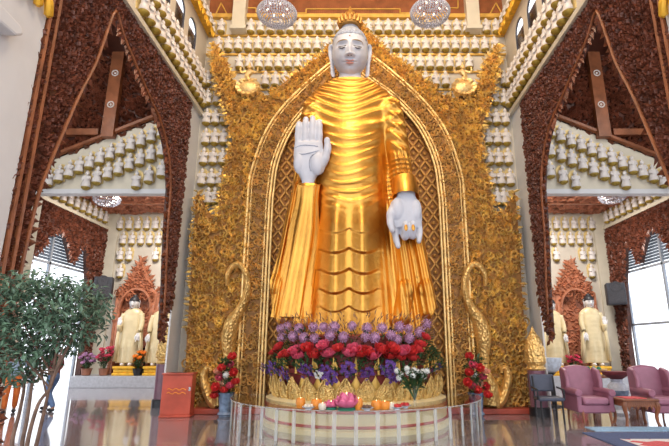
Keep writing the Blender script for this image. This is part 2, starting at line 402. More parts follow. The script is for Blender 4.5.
# aisles ------------------------------------------------------------------
XO, YA, ZA, ZL = 10.6, 19.8, 7.1, 6.36
gpx = [(36,190.5),(38,182),(42,173),(53,160),(158,119)]
gw = [P(a, b, Y=YB) for a, b in gpx]
sl = (gw[4].z-gw[3].z)/(gw[4].x-gw[3].x)
ge = gw[3].z+sl*(-XW-.16-gw[3].x); zl0 = gw[0].z
gable = [(v.x, v.z) for v in gw[:4]]+[(-XW-.16, ge), (-XW-.16, zl0)]
upper = [(v.x, v.z) for v in gw[1:4]]+[(-XW-.16, ge), (-XW-.16, 9.75), (-9.9, 9.75), (-9.9, zl0+.3)]
def mir(poly, sg): return [(x*sg, z) for x, z in poly]
for sg, side in ((1,'left'), (-1,'right')):
    f = fY(YB)
    g = struct(MB().prism(mir(gable, sg), -.18, 0, f).build('wall_%s_gable' % side, M['trimw'], smooth=False))
    struct(MB().box(min(sg*gable[0][0], sg*(-XW-.16)), max(sg*gable[0][0], sg*(-XW-.16)), YB-.05, YB+.2, zl0-.1, zl0+.03).build('trim_%d' % ti, M['whitew'], smooth=False)); ti += 1
    struct(MB().box(min(sg*-8.62, sg*-8.95), max(sg*-8.62, sg*-8.95), YB, YB+.3, 0, zl0).build('pillar_%s_aisle' % side, M['trimw'], smooth=False))
    lw = struct(MB().prism(mir(upper, sg), -.14, -.04, f).build('wall_%s_lattice' % side, M['woodback'], smooth=False))
    mb = MB(); scrolls(mb, mir(upper, sg), f, .17, .13, .07, 0.0, K=8); mb.build('carving', M['wood'], lw)
    mb = MB()
    pa = P(108, 131, Y=YB); pb = P(124.5, 58, Y=YB); xx = (pa.x+pb.x)/2*sg
    mb.box(xx-.17, xx+.17, YB-.2, YB-.02, pa.z-.25, 9.7)
    q = [P(58,134,Y=YB), P(101,135,Y=YB)]
    mb.box(min(sg*q[0].x, sg*q[1].x), max(sg*q[0].x, sg*q[1].x), YB-.16, YB, q[0].z-.09, q[0].z+.09)
    a, b = gw[3], Vector((-XW-.16, YB, ge))
    mb.tube([(sg*(a.x), YB-.06, a.z+.09), (sg*b.x, YB-.06, b.z+.09)], .075, 6)
    pr = mb.build('post', M['woodlt'], lw, smooth=False)
    mb = MB()
    for zy in (77, 108):
        zz = P(115, zy, Y=YB).z
        ring = [(xx+.085*math.cos(t_), YB-.21, zz+.085*math.sin(t_)) for t_ in np.linspace(0, 2*PI, 17)]
        mb.tube(ring, .018, 6, caps=False); mb.ball((xx, YB-.2, zz), .035, 8, 5)
    mb.build('medallion', M['fig'], lw)
    # near aisle bay: roof and outer wall, and the next arcade bay towards the entrance
    struct(MB().box(min(sg*-(XW+.1), sg*-(XO+.3)), max(sg*-(XW+.1), sg*-(XO+.3)), -1.2, YB-.02, 9.7, 9.85).build('ceiling_%s_near_aisle' % side, M['woodback'], smooth=False))
    q = [(4.5,0),(5.3,0),(5.3,4.5),(7.6,6.0),(9.9,4.5),(9.9,0),(YB,0),(YB,9.7),(4.5,9.7)]
    struct(MB().prism(q, -.2, 0, fX(-sg*XO, sg)).build('wall_%s_near_aisle' % side, M['woodback'], smooth=False))
    sh_ = [(u-6.95, v) for u, v in wallpoly]
    struct(MB().prism(sh_, -.16, 0, fX(-sg*XW, sg)).prism([(-1.2,ZB),(4.5,ZB),(4.5,ZC),(-1.2,ZC)], -.1, 0, fX(-sg*XW, sg)).build('wall_%s_entrance_bay' % side, M['wood'], smooth=False))
    # far aisle shell
    struct(MB().box(min(sg*-XW, sg*-(XO+.3)), max(sg*-XW, sg*-(XO+.3)), YA, YA+.2, 0, ZA).build('wall_%s_aisle_back' % side, M['white'], smooth=False))
    ce = struct(MB().box(min(sg*-XW, sg*-(XO+.3)), max(sg*-XW, sg*-(XO+.3)), YB+.2, YA+.2, ZA, ZA+.15).build('ceiling_%s_aisle' % side, M['woodred'], smooth=False))
    mb = MB(); scrolls(mb, [(sg*-XW, YB+.4),(sg*-XO, YB+.4),(sg*-XO, YA),(sg*-XW, YA)], lambda u, v, d: (u, v, ZA-d), .34, .26, .08, 0, K=8)
    for yy in (14.2, 16.2, 18.2): mb.box(min(sg*-XW, sg*-XO), max(sg*-XW, sg*-XO), yy-.08, yy+.08, ZA-.12, ZA)
    mb.build('carving', M['woodred'], ce)
    struct(MB().box(min(sg*-XW, sg*-(XW+.04)), max(sg*-XW, sg*-(XW+.04)), YB+.2, YA, 0, ZA).build('wall_%s_aisle_inner' % side, M['white'], smooth=False))
    f = fX(-sg*XO, sg)
    struct(MB().prism([(YB+.2,ZL),(YA,ZL),(YA,ZA),(YB+.2,ZA)], -.2, 0, f).build('wall_%s_aisle_band' % side, M['white'], smooth=False))
    op = [(14.3,0),(14.3,2.4),(14.55,3.3),(14.95,3.9),(15.35,4.4),(15.75,4.75),(16.1,5.3),(16.6,5.65),(17.0,5.35),(17.35,4.9),(17.6,4.5),(17.8,4.95),(18.05,5.3),(18.3,5.5),(18.5,5.1),(18.65,4.5),(18.85,3.9),(18.95,3.0),(19.1,1.8),(19.1,0)]
    op = [(a, b) for a, b in op]
    poly = op+[(YA,0),(YA,ZL),(YB+.2,ZL),(YB+.2,0)]
    ow = struct(MB().prism(poly, -.2, 0, f).build('wall_%s_aisle' % side, M['woodback'], smooth=False))
    mb = MB(); scrolls(mb, poly, f, .16, .11, .05, 0, K=7); leafline(mb, op[1:-1], f, .22, .05, .09, side=-1, spread=.8)
    mb.build('carving', M['wood'], ow)
    struct(MB().prism([(YB+.2,ZL-.07),(YA,ZL-.07),(YA,ZL+.05),(YB+.2,ZL+.05)], 0, .08, f).build('trim_%d' % ti, M['trimw'], smooth=False)); ti += 1
    struct(MB().box(min(sg*-XO, sg*-(XO-.45)), max(sg*-XO, sg*-(XO-.45)), YA-.12, YA, 0, ZA).build('trim_%d' % ti, M['trimw'], smooth=False)); ti += 1
    # window in the opening: frame, louvres, glass
    mb = MB()
    for yy in (14.3, 16.7, 19.1): mb.prism([(yy-.05,0),(yy+.05,0),(yy+.05,5.7),(yy-.05,5.7)], -.34, -.26, f)
    for zz in (2.3, 4.35): mb.prism([(14.3,zz-.04),(19.1,zz-.04),(19.1,zz+.04),(14.3,zz+.04)], -.34, -.26, f)
    wo = struct(mb.build('window_%d' % (21 if sg > 0 else 22), M['frame'], smooth=False))
    mb = MB()
    for k in range(11):
        zz = 4.45+.11*k
        V = [f(14.3, zz, -.36), f(19.1, zz, -.36), f(19.1, zz+.07, -.30), f(14.3, zz+.07, -.30)]; V += [(v[0], v[1], v[2]+.012) for v in V]
        mb.add(V, [(0,1,2,3),(7,6,5,4),(0,4,5,1),(1,5,6,2),(2,6,7,3),(3,7,4,0)])
    mb.build('louvre', M['louvre'], wo, smooth=False)
    MB().prism([(14.3,0),(19.1,0),(19.1,4.4),(14.3,4.4)], -.31, -.30, f).build('pane', M['pane'], wo, smooth=False)
    # shrine wall of carved red teak with arches
    f = fY(YA)
    xs = [-8.95, -7.28, -5.62]
    mb = MB(); car = MB(); rail = MB()
    for i, xc in enumerate(xs):
        hw = .83; zs = 2.75
        ar = [(xc-hw*.78,0.4),(xc-hw*.78,zs)]+[(xc-hw*.78*math.cos(q), zs+1.0*math.sin(q)**.8) for q in np.linspace(.15, PI-.15, 13)]+[(xc+hw*.78,zs),(xc+hw*.78,0.4)]
        outl = [(xc+hw,.4),(xc+hw,3.6),(xc+hw*.75,3.75),(xc+.3,4.4),(xc,5.0),(xc-.3,4.4),(xc-hw*.75,3.75),(xc-hw,3.6),(xc-hw,.4)]
        poly = mir(ar+outl, sg)
        mb.prism(poly, 0.02, .3, f)
        scrolls(car, mir([(xc-hw,3.3),(xc+hw,3.3),(xc+hw,3.65),(xc+.3,4.4),(xc,5.0),(xc-.3,4.4),(xc-hw,3.65)], sg), fY(YA-.3), .17, .12, .05, 0, K=7)
        leafline(car, mir(outl[1:8], sg), fY(YA-.2), .25, .06, .14, side=-sg)
        rail.tube(smooth_line([(sg*a, YA-.33, b) for a, b in ar], 2), .06, 6)
        for s_ in (-1, 1): rail.lathe([(.07,.4),(.07,2.4),(.12,2.5),(.06,2.6),(.13,2.8),(.03,3.1)], (sg*(xc+s_*hw*.9), YA-.34, 0), 8)
        rail.tube([(sg*xc, YA-.3, 4.8), (sg*xc, YA-.3, 5.15)], [.05, .01], 6)
        # panel within the arch
        mb.prism(mir(ar, sg), .02, .06, f)
        scrolls(car, mir([(xc-.6,.5),(xc+.6,.5),(xc+.6,zs+.2),(xc,zs+.9),(xc-.6,zs+.2)], sg), fY(YA-.06), .22, .16, .04, 0, K=7)
    SPIRES = [[(xc-.83,0),(xc-.83,3.9),(xc-.42,4.45),(xc,5.3),(xc+.42,4.45),(xc+.83,3.9),(xc+.83,0)] for xc in xs]
    sh = struct(mb.build('wall_%s_shrine' % side, M['woodred'], smooth=False))
    car.build('carving', M['woodred'], sh); rail.build('rail', M['woodred'], sh)
    da = struct(MB().box(min(sg*-10.55, sg*-4.7), max(sg*-10.55, sg*-4.7), 18.4, YA, 0, .42).build('floor_%s_dais' % side, M['dais'], smooth=False, bevel=.015))
# ledges under the figurine rows of the back wall
rows_y = (33.5, 52, 69.5, 87)
for i, y in enumerate(rows_y):
    zz = P(350, y, Y=YB).z
    struct(MB().box(-XW+.02, XW-.02, YB-.07, YB, zz-.13, zz-.085).build('trim_%d' % ti, M['ledge'], smooth=False)); ti += 1
# outside, beyond the windows
struct(MB().box(24, 25, 8, 30, -.05, 5).box(23.8, 25.2, 8, 30, 2.6, 2.75).build('exterior_building', M['outpink'], smooth=False))
# ================================================================== GOLDEN SCREEN
YS = 11.8
L = [(183,416),(187,330),(190,290),(193,235),(197,191),(203,203),(209,212),(217,219),(221,192),(229,158),(232,140),(226,112),(218,88),(214,70),(212,43),(219,52),(227,64),(233,82),(243,94),(258,98),(271,94),(283,83),(305,67),(328,50),(342,36),(350,27)]
Lw = [P(a, b, Y=YS) for a, b in L]; Lw = [(v.x, v.z) for v in Lw]; Lw[0] = (Lw[0][0], 0.12)
apex = (0., Lw[-1][1]+.12)
inn = [(-2.24,.12),(-2.24,4.6),(-2.22,5.4),(-2.14,6.2),(-1.87,6.99),(-1.53,7.55),(-1.0,8.15),(-.45,8.6)]
innL = [tuple(v) for v in smooth_line([Vector(p) for p in inn]+[Vector((0,9.0))], 4)][:-1]
outp = Lw+[apex]+[(-x, z) for x, z in Lw[::-1]]
inp = innL+[(0,9.0)]+[(-x, z) for x, z in innL[::-1]]
scr = thing('golden_screen', 'tall carved golden screen of scrollwork arching behind the giant Buddha', 'screen', (0, YS, 0))
fl = fY(0)
poly = outp+inp[::-1]
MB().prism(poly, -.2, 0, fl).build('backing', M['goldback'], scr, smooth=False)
band_o = [(-2.80,.12),(-2.80,5.0),(-2.76,5.9),(-2.5,6.9),(-2.15,7.6),(-1.6,8.3),(-.8,9.1)]
boL = [tuple(v) for v in smooth_line([Vector(p) for p in band_o]+[Vector((0,9.75))], 4)]
bo = boL+[(-x, z) for x, z in boL[-2::-1]]
carve = outp+bo[::-1]
mb = MB(); scrolls(mb, carve, fl, .150, .118, .06, 0.01, K=12, wid=.22, turn=1.4)
scrolls(mb, carve, fl, .26, .10, .05, 0.05, K=10, wid=.30, turn=1.2)
leafline(mb, Lw[4:], fl, .17, .07, .10, side=1); leafline(mb, [(-x, z) for x, z in Lw[:3:-1]], fl, .17, .07, .10, side=1)
leafline(mb, Lw[1:5], fl, .13, .06, .10, side=1); leafline(mb, [(-x, z) for x, z in Lw[4:0:-1]], fl, .13, .06, .10, side=1)
mb.build('scrollwork', M['gold'], scr)
mb = MB(); bandp = bo+inp[::-1]
scrolls(mb, bandp, fl, .13, .085, .05, .02, K=8)
mb.build('arch_band', M['goldsm'], scr)
def offset(poly, d):
    out = []
    for i, p in enumerate(poly):
        a = Vector(poly[max(i-1, 0)]); b = Vector(poly[min(i+1, len(poly)-1)]); t = (b-a).normalized(); out.append((p[0]-t.y*d, p[1]+t.x*d))
    return out
mb = MB()
for pl_, d, r in ((bo,0,.035),(bo,-.08,.018),(inp,0,.035),(inp,.08,.022),(inp,-.08,.03)):
    q = offset(pl_, d); mb.tube([(a, -.05, b) for a, b in q], r, 6)
mb.build('moulding', M['goldsm'], scr)
# lattice panel in the niche
mb = MB(); mb.prism(offset(bo, .12), -.26, -.201, fl); mb.build('niche_panel', M['niche'], scr, smooth=False)
mb = MB(); s_ = .31
for k in range(-20, 40):
    for sg in (-1, 1):
        # bar along x = x0 + sg*z
        pts = []
        for z in np.arange(.4, 9.0, .2):
            x = (k*s_*1.0)*1.0 + sg*(z*.72) - (sg*3.0)
            if abs(x) < 2.35 and bool(inside(inp+[(2.24,.12),(-2.24,.12)], [x], [z])[0]): pts.append((x, .17, z))
        if len(pts) > 1: mb.tube([pts[0], pts[-1]], .032, 6)
for m_ in range(-17, 24):
    z = (m_*s_+6)/1.44
    if not .3 < z < 8.9: continue
    for k in range(-8, 9):
        x = k*s_+(m_+1)%2*s_/2 + s_*0
        if abs(x) > .6 and bool(inside(inp+[(2.24,.12),(-2.24,.12)], [x], [z])[0]): mb.ball((x, .18, z), .055, 8, 5, (1, .7, 1))
mb.build('lattice', M['lattice'], scr)
# beasts, medallions, plinth
for sg in (-1, 1):
    pts = [(485,286),(484.5,275),(479,266),(472,265),(466,273),(464,287),(467,300),(473,312),(479,322),(483,338),(483,355),(484,372),(489,388),(490,404)]
    rad = [.05,.09,.10,.11,.115,.12,.14,.18,.26,.27,.19,.20,.32,.36]
    w = [P(a, b, Y=YS-.1) for a, b in pts]
    V = [(sg*v.x, v.y-YS, v.z) for v in w]
    mb = MB(); mb.tube(smooth_line(V, 4), list(np.interp(np.linspace(0, 13, 53), range(14), rad)), 10, flat=.7, up=(0,1,0))
    # crest feathers down the back and a curled plume from the body
    c0 = P(493, 385, Y=YS-.1); c0 = Vector((sg*c0.x, -.12, c0.z))
    tl = [c0+Vector((sg*u, 0, v)) for u, v in ((-.02,-.45),(.16,-.30),(.30,-.02),(.36,.22),(.30,.38),(.22,.36),(.22,.27))]
    mb.tube(smooth_line(tl, 4), list(np.linspace(.24,.04,25)), 10, flat=.6, up=(0,1,0))
    mb.build('beast_relief', M['beast'], scr)
    c = P(249, 88, Y=YS-.05); c = Vector((c.x*sg*-1 if sg < 0 else -c.x, -.1, c.z)); c.x = abs(c.x)*sg
    mb = MB(); mb.ball(c+Vector((0,0,-.05)), .30, 16, 10, (1.05,.55,.72))
    for k in range(11):
        a = -PI*.5+PI*(k-5)/11*1.7
        mb.tube([c+Vector((.22*math.cos(a), -.05, .15*math.sin(a)-.05)), c+Vector((.30*math.cos(a), -.10, .22*math.sin(a)-.05)), c+Vector((.33*math.cos(a), 0, .26*math.sin(a)-.05))], [.06,.075,.03], 6)
    # dancing figure above the lotus: body, head, arms, leg, in one carved piece
    b0 = c+Vector((0, -.02, .16))
    mb.tube(smooth_line([b0, b0+Vector((.06*sg,0,.16)), b0+Vector((-.02*sg,0,.30)), b0+Vector((0,0,.36))], 3), [.10,.1,.085,.07,.08,.09,.1,.08,.05,.04], 8)
    mb.ball(b0+Vector((0,-.02,.43)), .065, 8, 6); mb.tube([b0+Vector((0,-.02,.48)), b0+Vector((0,-.02,.60))], [.04,.005], 6)
    for s_ in (-1, 1):
        mb.tube(smooth_line([b0+Vector((s_*.08,0,.31)), b0+Vector((s_*.22,-.03,.26)), b0+Vector((s_*.24,-.03,.42))], 3), list(np.linspace(.045,.02,7)), 6)
        mb.tube(smooth_line([b0+Vector((0,0,.03)), b0+Vector((s_*.2,-.03,.02)), b0+Vector((s_*.12,-.03,-.1))], 3), list(np.linspace(.07,.03,7)), 6)
    mb.build('lotus_dancer_relief', M['goldsm'], scr)
MB().box(-4.1, 4.1, -.35, .05, 0, .12).build('plinth', M['redboxd'], scr, smooth=False, bevel=.02)
# crown flame of the arch behind the head

# ================================================================== THE GIANT BUDDHA
YBU, BX = 10.7, -.15
def smax(arrs, k=14.):
    a = np.stack(arrs); m = a.max(0); return m+np.log(np.exp(k*(a-m)).sum(0))/k
def capsule(x, z, p, q, r, d0, d1, r1=None):
    r1 = r if r1 is None else r1
    px, pz = p; dx, dz = q[0]-p[0], q[1]-p[1]
    t = np.clip(((x-px)*dx+(z-pz)*dz)/(dx*dx+dz*dz), 0, 1)
    dist = np.hypot(x-px-t*dx, z-pz-t*dz); R = r+(r1-r)*t
    return np.where(dist < R, d0+(d1-d0)*t+np.sqrt(np.maximum(R*R-dist*dist, 0)), -1.0+0*dist)
def W(px, py, Y=YBU-.3):
    v = P(px, py, Y=Y); return (v.x-BX, v.z)
OUT = [(85.5,335,367),(87,331,370),(89,325,377),(92,319,383),(96,312,390),(101,308,395),(108,305,399),(118,302,403),(135,298,406),(150,296,409),(170,294,411),(185,293,413),(196,291,415),(210,288,418),(225,284.5,421),(240,282,424),(251,280,426),(265,276,429),(275,273,431),(284,270.5,432),(296,271.5,434),(307,272.5,436),(316,274,432),(325,279,427),(338,286,420)]
def robe_mesh(nz=330, nu=230):
    o = [(W(a, y, YBU), W(b, y, YBU)) for y, a, b in OUT]
    zk = np.array([a[1] for a, b in o][::-1]); xl = np.array([a[0] for a, b in o][::-1]); xr = np.array([b[0] for a, b in o][::-1])
    z = np.linspace(zk[0], zk[-1], nz); z = zk[-1]-(zk[-1]-z)
    # finer rows at the shoulders
    s = np.linspace(0, 1, nz); s = 1-(1-s)**1.25; z = zk[0]+(zk[-1]-zk[0])*s
    a = np.interp(z, zk, xl); b = np.interp(z, zk, xr)
    # finer scalloping of the outline
    th = np.linspace(-PI/2, PI/2, nu); u = np.sin(th)*.55+np.linspace(-1, 1, nu)*.45
    X = (a+b)[:, None]/2+(b-a)[:, None]/2*u[None, :]; Z = np.repeat(z[:, None], nu, 1)
    edge = np.minimum(X-a[:, None], b[:, None]-X); half = (b-a)[:, None]/2
    def prof(w): return np.sqrt(np.clip(1-(1-np.clip(edge/w, 0, 1))**2, 0, 1))
    sheet = .20*prof(.16)
    zz = Z
    wt = np.interp(zz, [1.5,3,4.5,6,6.7,7.3,7.9,8.3], [1.05,.95,.86,.9,1.05,1.15,.75,.45])
    dep = np.interp(zz, [1.5,3,4.5,5.6,6.5,7.2,7.8,8.3], [.50,.52,.60,.66,.62,.52,.40,.34])
    torso = np.where(np.abs(X) < wt, dep*np.sqrt(np.clip(1-(X/wt)**2, 0, 1)), -.5)
    leg = np.zeros_like(X)
    lm = np.clip((4.9-zz)/.8, 0, 1)
    comps = [torso, sheet]
    C = lambda p, q, r, d0, d1, r1=None: comps.append(capsule(X, Z, W(*p), W(*q), r, d0, d1, r1))
    C((392,108), (401,160), .34, .12, .16, .30); C((401,158), (404,196), .30, .16, .14, .26)       # lowered arm
    C((313,108), (309,165), .34, .10, .18, .30); C((309,160), (309,190), .28, .2, .12, .26)        # raised arm
    C((299,188), (276,285), .17, .16, .14, .20); C((277,283), (279,318), .20, .16, .16, .2)
    C((313,188), (304,290), .15, .20, .16, .17); C((304,288), (300,322), .17, .2, .2, .2)
    C((417,232), (427,290), .15, .16, .16, .17); C((427,288), (431,312), .19, .2, .2)
    C((401,238), (407,290), .13, .18, .16, .16); C((406,288), (402,318), .18, .2, .2)
    C((275,285), (272,288), .16, .1, .1); C((434,305), (431,313), .16, .1, .1)
    D = smax(comps, 16.)
    for s_ in (-1, 1): D = D+lm*.17*np.exp(-((X-s_*.31)/.20)**2)
    # folds ------------------------------------------------------------
    def pleat(ph, p=1.6): return (.5+.5*np.cos(ph))**p
    wob = .05*np.sin(X*3.1+Z*1.7)+.04*np.sin(X*5.3-Z*2.9)
    r = np.sqrt((X/1.0)**2+(8.30-zz)**2)+wob*.8
    m1 = np.clip((zz-5.9)/.8, 0, 1)*np.clip((r-.42)/.12, 0, 1)
    F = m1*.036*pleat(r*2*PI/(.105+.035*r))*(.45+.55*np.clip(np.abs(X)/.6, 0, 1))
    # belly swags
    sw = zz-.62*X*X+wob*.6
    m2 = np.clip((6.5-zz)/.5, 0, 1)*np.clip((zz-4.3)/.5, 0, 1)*np.exp(-(X/.66)**4)
    F += m2*.04*pleat(sw*2*PI/.21, 2.4)*(.45+.55*np.sin(Z*2.1+1)**2)
    # leg swags
    m3 = lm*np.exp(-(np.abs(X)/.66)**6)
    lz = zz+.13*np.abs(np.sin(np.clip(X/.62, -1, 1)*PI))*1.0
    ks = [W(355, y)[1] for y in (236, 256, 276, 295, 313)]
    kk = np.array(sorted([k+.10 for k in ks])); ph = np.interp(lz, kk, np.arange(len(kk)).astype(float), left=-.5, right=len(kk)-.6); fr = ph-np.floor(ph)
    F += m3*.075*((1-fr)*np.clip(fr/.10, 0, 1))*np.clip((kk[-1]+.3-lz)/.3, 0, 1)
    # long pleats beside the legs, fanning outward
    m4 = np.clip((6.0-zz)/.8, 0, 1)*np.clip((np.abs(X)-.66)/.12, 0, 1)
    fan = X/(1+.16*(6.5-zz))
    out_ = np.clip((np.abs(X)-.95)/.2, 0, 1)
    F += m4*(.016+.036*out_)*pleat(fan*2*PI/(.085)+.8*np.sin(Z*1.3), 1.3)-m4*(1-out_)*.03
    # lowered arm: slanting pleats, rings on the forearm
    ax, az = W(398, 160)
    ma = np.exp(-((X-1.28)/.36)**4)*np.clip((zz-az)/.15, 0, 1)*np.clip((7.6-zz)/.4, 0, 1)
    F += ma*.04*pleat((X*.62+zz*.8)*2*PI/.21)
    mf = np.exp(-((X-W(404,180)[0])/.38)**6)*np.clip((az+.05-zz)/.08, 0, 1)*np.clip((zz-W(404,199)[1])/.05, 0, 1)
    F += mf*.045*pleat((zz+.12*(X-1.3)**2)*2*PI/.105, 1.)
    # raised arm
    mr = np.exp(-((X+1.2)/.36)**4)*np.clip((zz-5.4)/.3, 0, 1)*np.clip((7.6-zz)/.4, 0, 1)
    F += mr*.04*pleat((-X*.62+zz*.8)*2*PI/.23)
    D = np.maximum(D, sheet)+F*prof(.12)
    D = D*np.clip(prof(.05), .0, 1)
    n = nz*nu
    V = np.stack([X, -D, Z], -1).reshape(-1, 3)
    Bk = .42*np.sqrt(np.clip(1-u[None, :]**2, 0, 1))*np.ones_like(X)*np.interp(zz, [1.5, 7.4, 8.2], [1,.9,.6])
    Bv = np.stack([X, Bk, Z], -1).reshape(-1, 3)
    VV = np.concatenate([V, Bv]).tolist()
    Fs = []
    for i in range(nz-1):
        for j in range(nu-1):
            q = i*nu+j; Fs.append((q, q+1, q+nu+1, q+nu)); Fs.append((n+q, n+q+nu, n+q+nu+1, n+q+1))
        q = i*nu; Fs.append((q, q+nu, n+q+nu, n+q)); q = i*nu+nu-1; Fs.append((q, n+q, n+q+nu, q+nu))
    Fs.append(tuple(range(nu))+tuple(range(n+nu-1, n-1, -1)))
    t0 = (nz-1)*nu; Fs.append(tuple(range(t0+nu-1, t0-1, -1))+tuple(range(n+t0, n+t0+nu)))
    return VV, Fs
class Head:
    """a carved head: x right, -y forward, z up, about the middle of the skull"""
    hw, dp, hu, hd = .455, .54, .60, .62
    @staticmethod
    def base(lon, lat):
        sz = np.sin(lat); cz = np.cos(lat)
        z = np.where(sz > 0, sz*Head.hu, sz*Head.hd)
        jaw = 1-.20*np.clip(-sz, 0, 1)**1.2+.06*np.sin(np.clip(-sz, 0, 1)*PI)
        x = Head.hw*np.sin(lon)*cz**.82*jaw; y = -Head.dp*np.cos(lon)*cz**.86*(1-.10*np.clip(-sz, 0, 1))
        return x, y, z
    @staticmethod
    def push(x, z):
        z = z+.06
        g = lambda cx, cz, sx, sz, a: a*np.exp(-((x-cx)/sx)**2-((z-cz)/sz)**2)
        ax = np.abs(x); s = 0*x
        t = np.clip((.16-z)/.30, 0, 1); on = np.clip((z+.19)/.05, 0, 1)*np.clip((.24-z)/.1, 0, 1)
        s = s+on*(.035+.115*t)*np.exp(-(x/(.045+.035*t))**2)
        s = s+g(.075, -.14, .038, .035, .05)+g(-.075, -.14, .038, .035, .05)
        for q in (-1, 1):
            s = s+g(q*.185, .10, .115, .055, -.05)+g(q*.185, .045, .095, .042, .045)+g(q*.25, -.14, .12, .12, .025)
        br = .205-.9*(ax-.17)**2
        s = s+.032*np.exp(-((z-br)/.032)**2)*np.exp(-((ax-.18)/.14)**4)
        s = s+g(0, -.255, .115, .026, .050)+g(0, -.315, .088, .032, .055)+g(0, -.285, .14, .011, -.03)+g(0, -.46, .13, .075, .06)
        s = s+g(.145,-.285,.03,.03,-.018)+g(-.145,-.285,.03,.03,-.018)
        return s
    @staticmethod
    def surf(x, z, off=.0):
        """front surface depth at x,z"""
        lat = math.asin(max(-.999, min(.999, z/(Head.hu if z > 0 else Head.hd))))
        lo, hi = -PI/2, PI/2
        for _ in range(40):
            m = (lo+hi)/2
            if float(Head.base(np.array(m), np.array(lat))[0]) < x: lo = m
            else: hi = m
        y = float(Head.base(np.array(lo), np.array(lat))[1])
        return Vector((x, y-float(Head.push(np.array(x), np.array(z)))-off, z))
def head_parts(root, tilt, pos, sc, mats, res=1., hair_low=.33):
    nl, nt_ = int(150*res), int(120*res)
    Rm = Matrix.Rotation(tilt, 4, 'X'); T = Matrix.Translation(pos) @ Rm @ Matrix.Scale(sc, 4)
    fin = lambda mb: setattr(mb, 'V', [tuple(T @ Vector(v)) for v in mb.V]) or mb
    lon = np.linspace(-PI, PI, nl, endpoint=False); lat = np.linspace(-PI/2+.02, PI/2-.02, nt_)
    LO, LA = np.meshgrid(lon, lat); x, y, z = Head.base(LO, LA)
    y = y-np.where(np.cos(LO) > 0, Head.push(x, z), 0)*np.clip(np.cos(LO)*3, 0, 1)
    V = np.stack([x, y, z], -1).reshape(-1, 3).tolist(); F = []
    for i in range(nt_-1):
        for j in range(nl): F.append((i*nl+j, i*nl+(j+1) % nl, (i+1)*nl+(j+1) % nl, (i+1)*nl+j))
    F.append(tuple(range(nl))[::-1]); F.append(tuple((nt_-1)*nl+k for k in range(nl)))
    mb = MB(); mb.add(V, F)
    mb.lathe([(.27,-.40),(.285,-.58),(.30,-.60),(.30,-.72),(.315,-.74),(.32,-.86),(.335,-.88),(.36,-1.0),(.42,-1.08)], (0,.06,0), int(36*res) or 12)
    h = fin(mb).build('head', mats['skin'], root, angle=180)
    # ears with long lobes
    for s_ in (-1, 1):
        mb = MB(); e = smooth_line([(s_*.40,.02,.16),(s_*.475,.06,.20),(s_*.49,.10,.08),(s_*.475,.07,-.1),(s_*.455,.05,-.3),(s_*.44,.03,-.52),(s_*.42,.0,-.60)], 4)
        mb.tube(e, list((1. if res > .8 else .55)*np.interp(np.linspace(0, 1, len(e)), [0,.2,.4,.6,.85,1], [.05,.08,.085,.06,.065,.03])), 10, flat=.5, up=(0,1,0))
        fin(mb).build('ear', mats['skin'], h, angle=180)
    # hair shell
    mb = MB(); K, N = 14, int(90*res)
    V, F = [], []
    for j in range(N):
        lo = -PI+2*PI*j/N; fr = (math.cos(lo)+1)/2
        zb = -.28+(.28+hair_low)*min(1, fr*1.28)**.8-.02*math.exp(-(lo/.12)**2)*0
        lb = math.asin(max(-.98, min(.98, zb/(Head.hu if zb > 0 else Head.hd))))
        for k in range(K):
            la = lb+(PI/2-.01-lb)*(k/(K-1)); xx, yy, zz = Head.base(np.array(lo), np.array(la)); g = 1.0+(.045 if k else 0.0)+.016*math.sin(lo*22)*(1-k/K)
            V.append((float(xx)*g, float(yy)*g, float(zz)*(1.02 if k else 1)+.02))
    for j in range(N):
        for k in range(K-1): F.append((j*K+k, ((j+1) % N)*K+k, ((j+1) % N)*K+k+1, j*K+k+1))
    F.append(tuple(j*K+K-1 for j in range(N)))
    mb.add(V, F); mb.lathe([(.22,.52),(.23,.62),(.19,.72),(.10,.79),(0.,.81)], (0,.05,0), 20)
    fin(mb).build('hair', mats['hair'], h, angle=180)
    # painted features
    S = Head.surf
    for s_ in (-1, 1):
        mb = MB(); pts = [S(s_*x_, .155-1.1*(x_-.17)**2-(.05 if x_ > .3 else 0), .0) for x_ in np.linspace(.05, .33, 10)]
        mb.tube(pts, list(np.sin(np.linspace(.35, PI-.2, 10))*.018), 6); fin(mb).build('eyebrow', mats['brow'], h)
        mb = MB(); pts = [S(s_*x_, .012-.008*math.sin((x_-.09)/.19*PI), .002) for x_ in np.linspace(.09, .285, 10)]
        mb.tube(pts, .014, 6); fin(mb).build('eyelid_line', mats['line'], h)
        mb = MB(); pts = [S(s_*x_, -.018-.022*math.sin((x_-.1)/.17*PI), -.006) for x_ in np.linspace(.11, .265, 8)]
        mb.tube(pts, list(.004+.018*np.sin(np.linspace(.2, PI-.2, 8))), 8); fin(mb).build('eye', mats['eye'], h)
    mb = MB()
    mb.tube([S(x_, -.318+.010*math.cos(x_*22)*-1-.25*x_*x_*-1, -.012) for x_ in np.linspace(-.125, .125, 13)], list(.003+.022*np.sin(np.linspace(.1, PI-.1, 13))), 8)
    mb.tube([S(x_, -.378+1.6*x_*x_, -.012) for x_ in np.linspace(-.105, .105, 11)], list(.003+.028*np.sin(np.linspace(.1, PI-.1, 11))), 8)
    fin(mb).build('lips', mats['lip'], h)
    mb = MB()
    for s_ in (-1, 1): mb.ball(S(s_*.035, -.225, -.012), .02, 8, 6, (1.2, .8, .6))
    fin(mb).build('nostril', mats['line'], h)
    return h, T
def finger(mb, pts, r0, r1, seg=12):
    e = smooth_line(pts, 4); n = len(e); rad = list(np.linspace(r0, r1, n))
    for k in range(n):          # knuckles a little thicker, tip rounded
        rad[k] *= 1+.06*math.cos(k/4*2*PI)
    mb.tube(e, rad, seg); mb.ball(e[-1], r1*.98, seg, 8); mb.ball(e[0], r0, seg, 8)
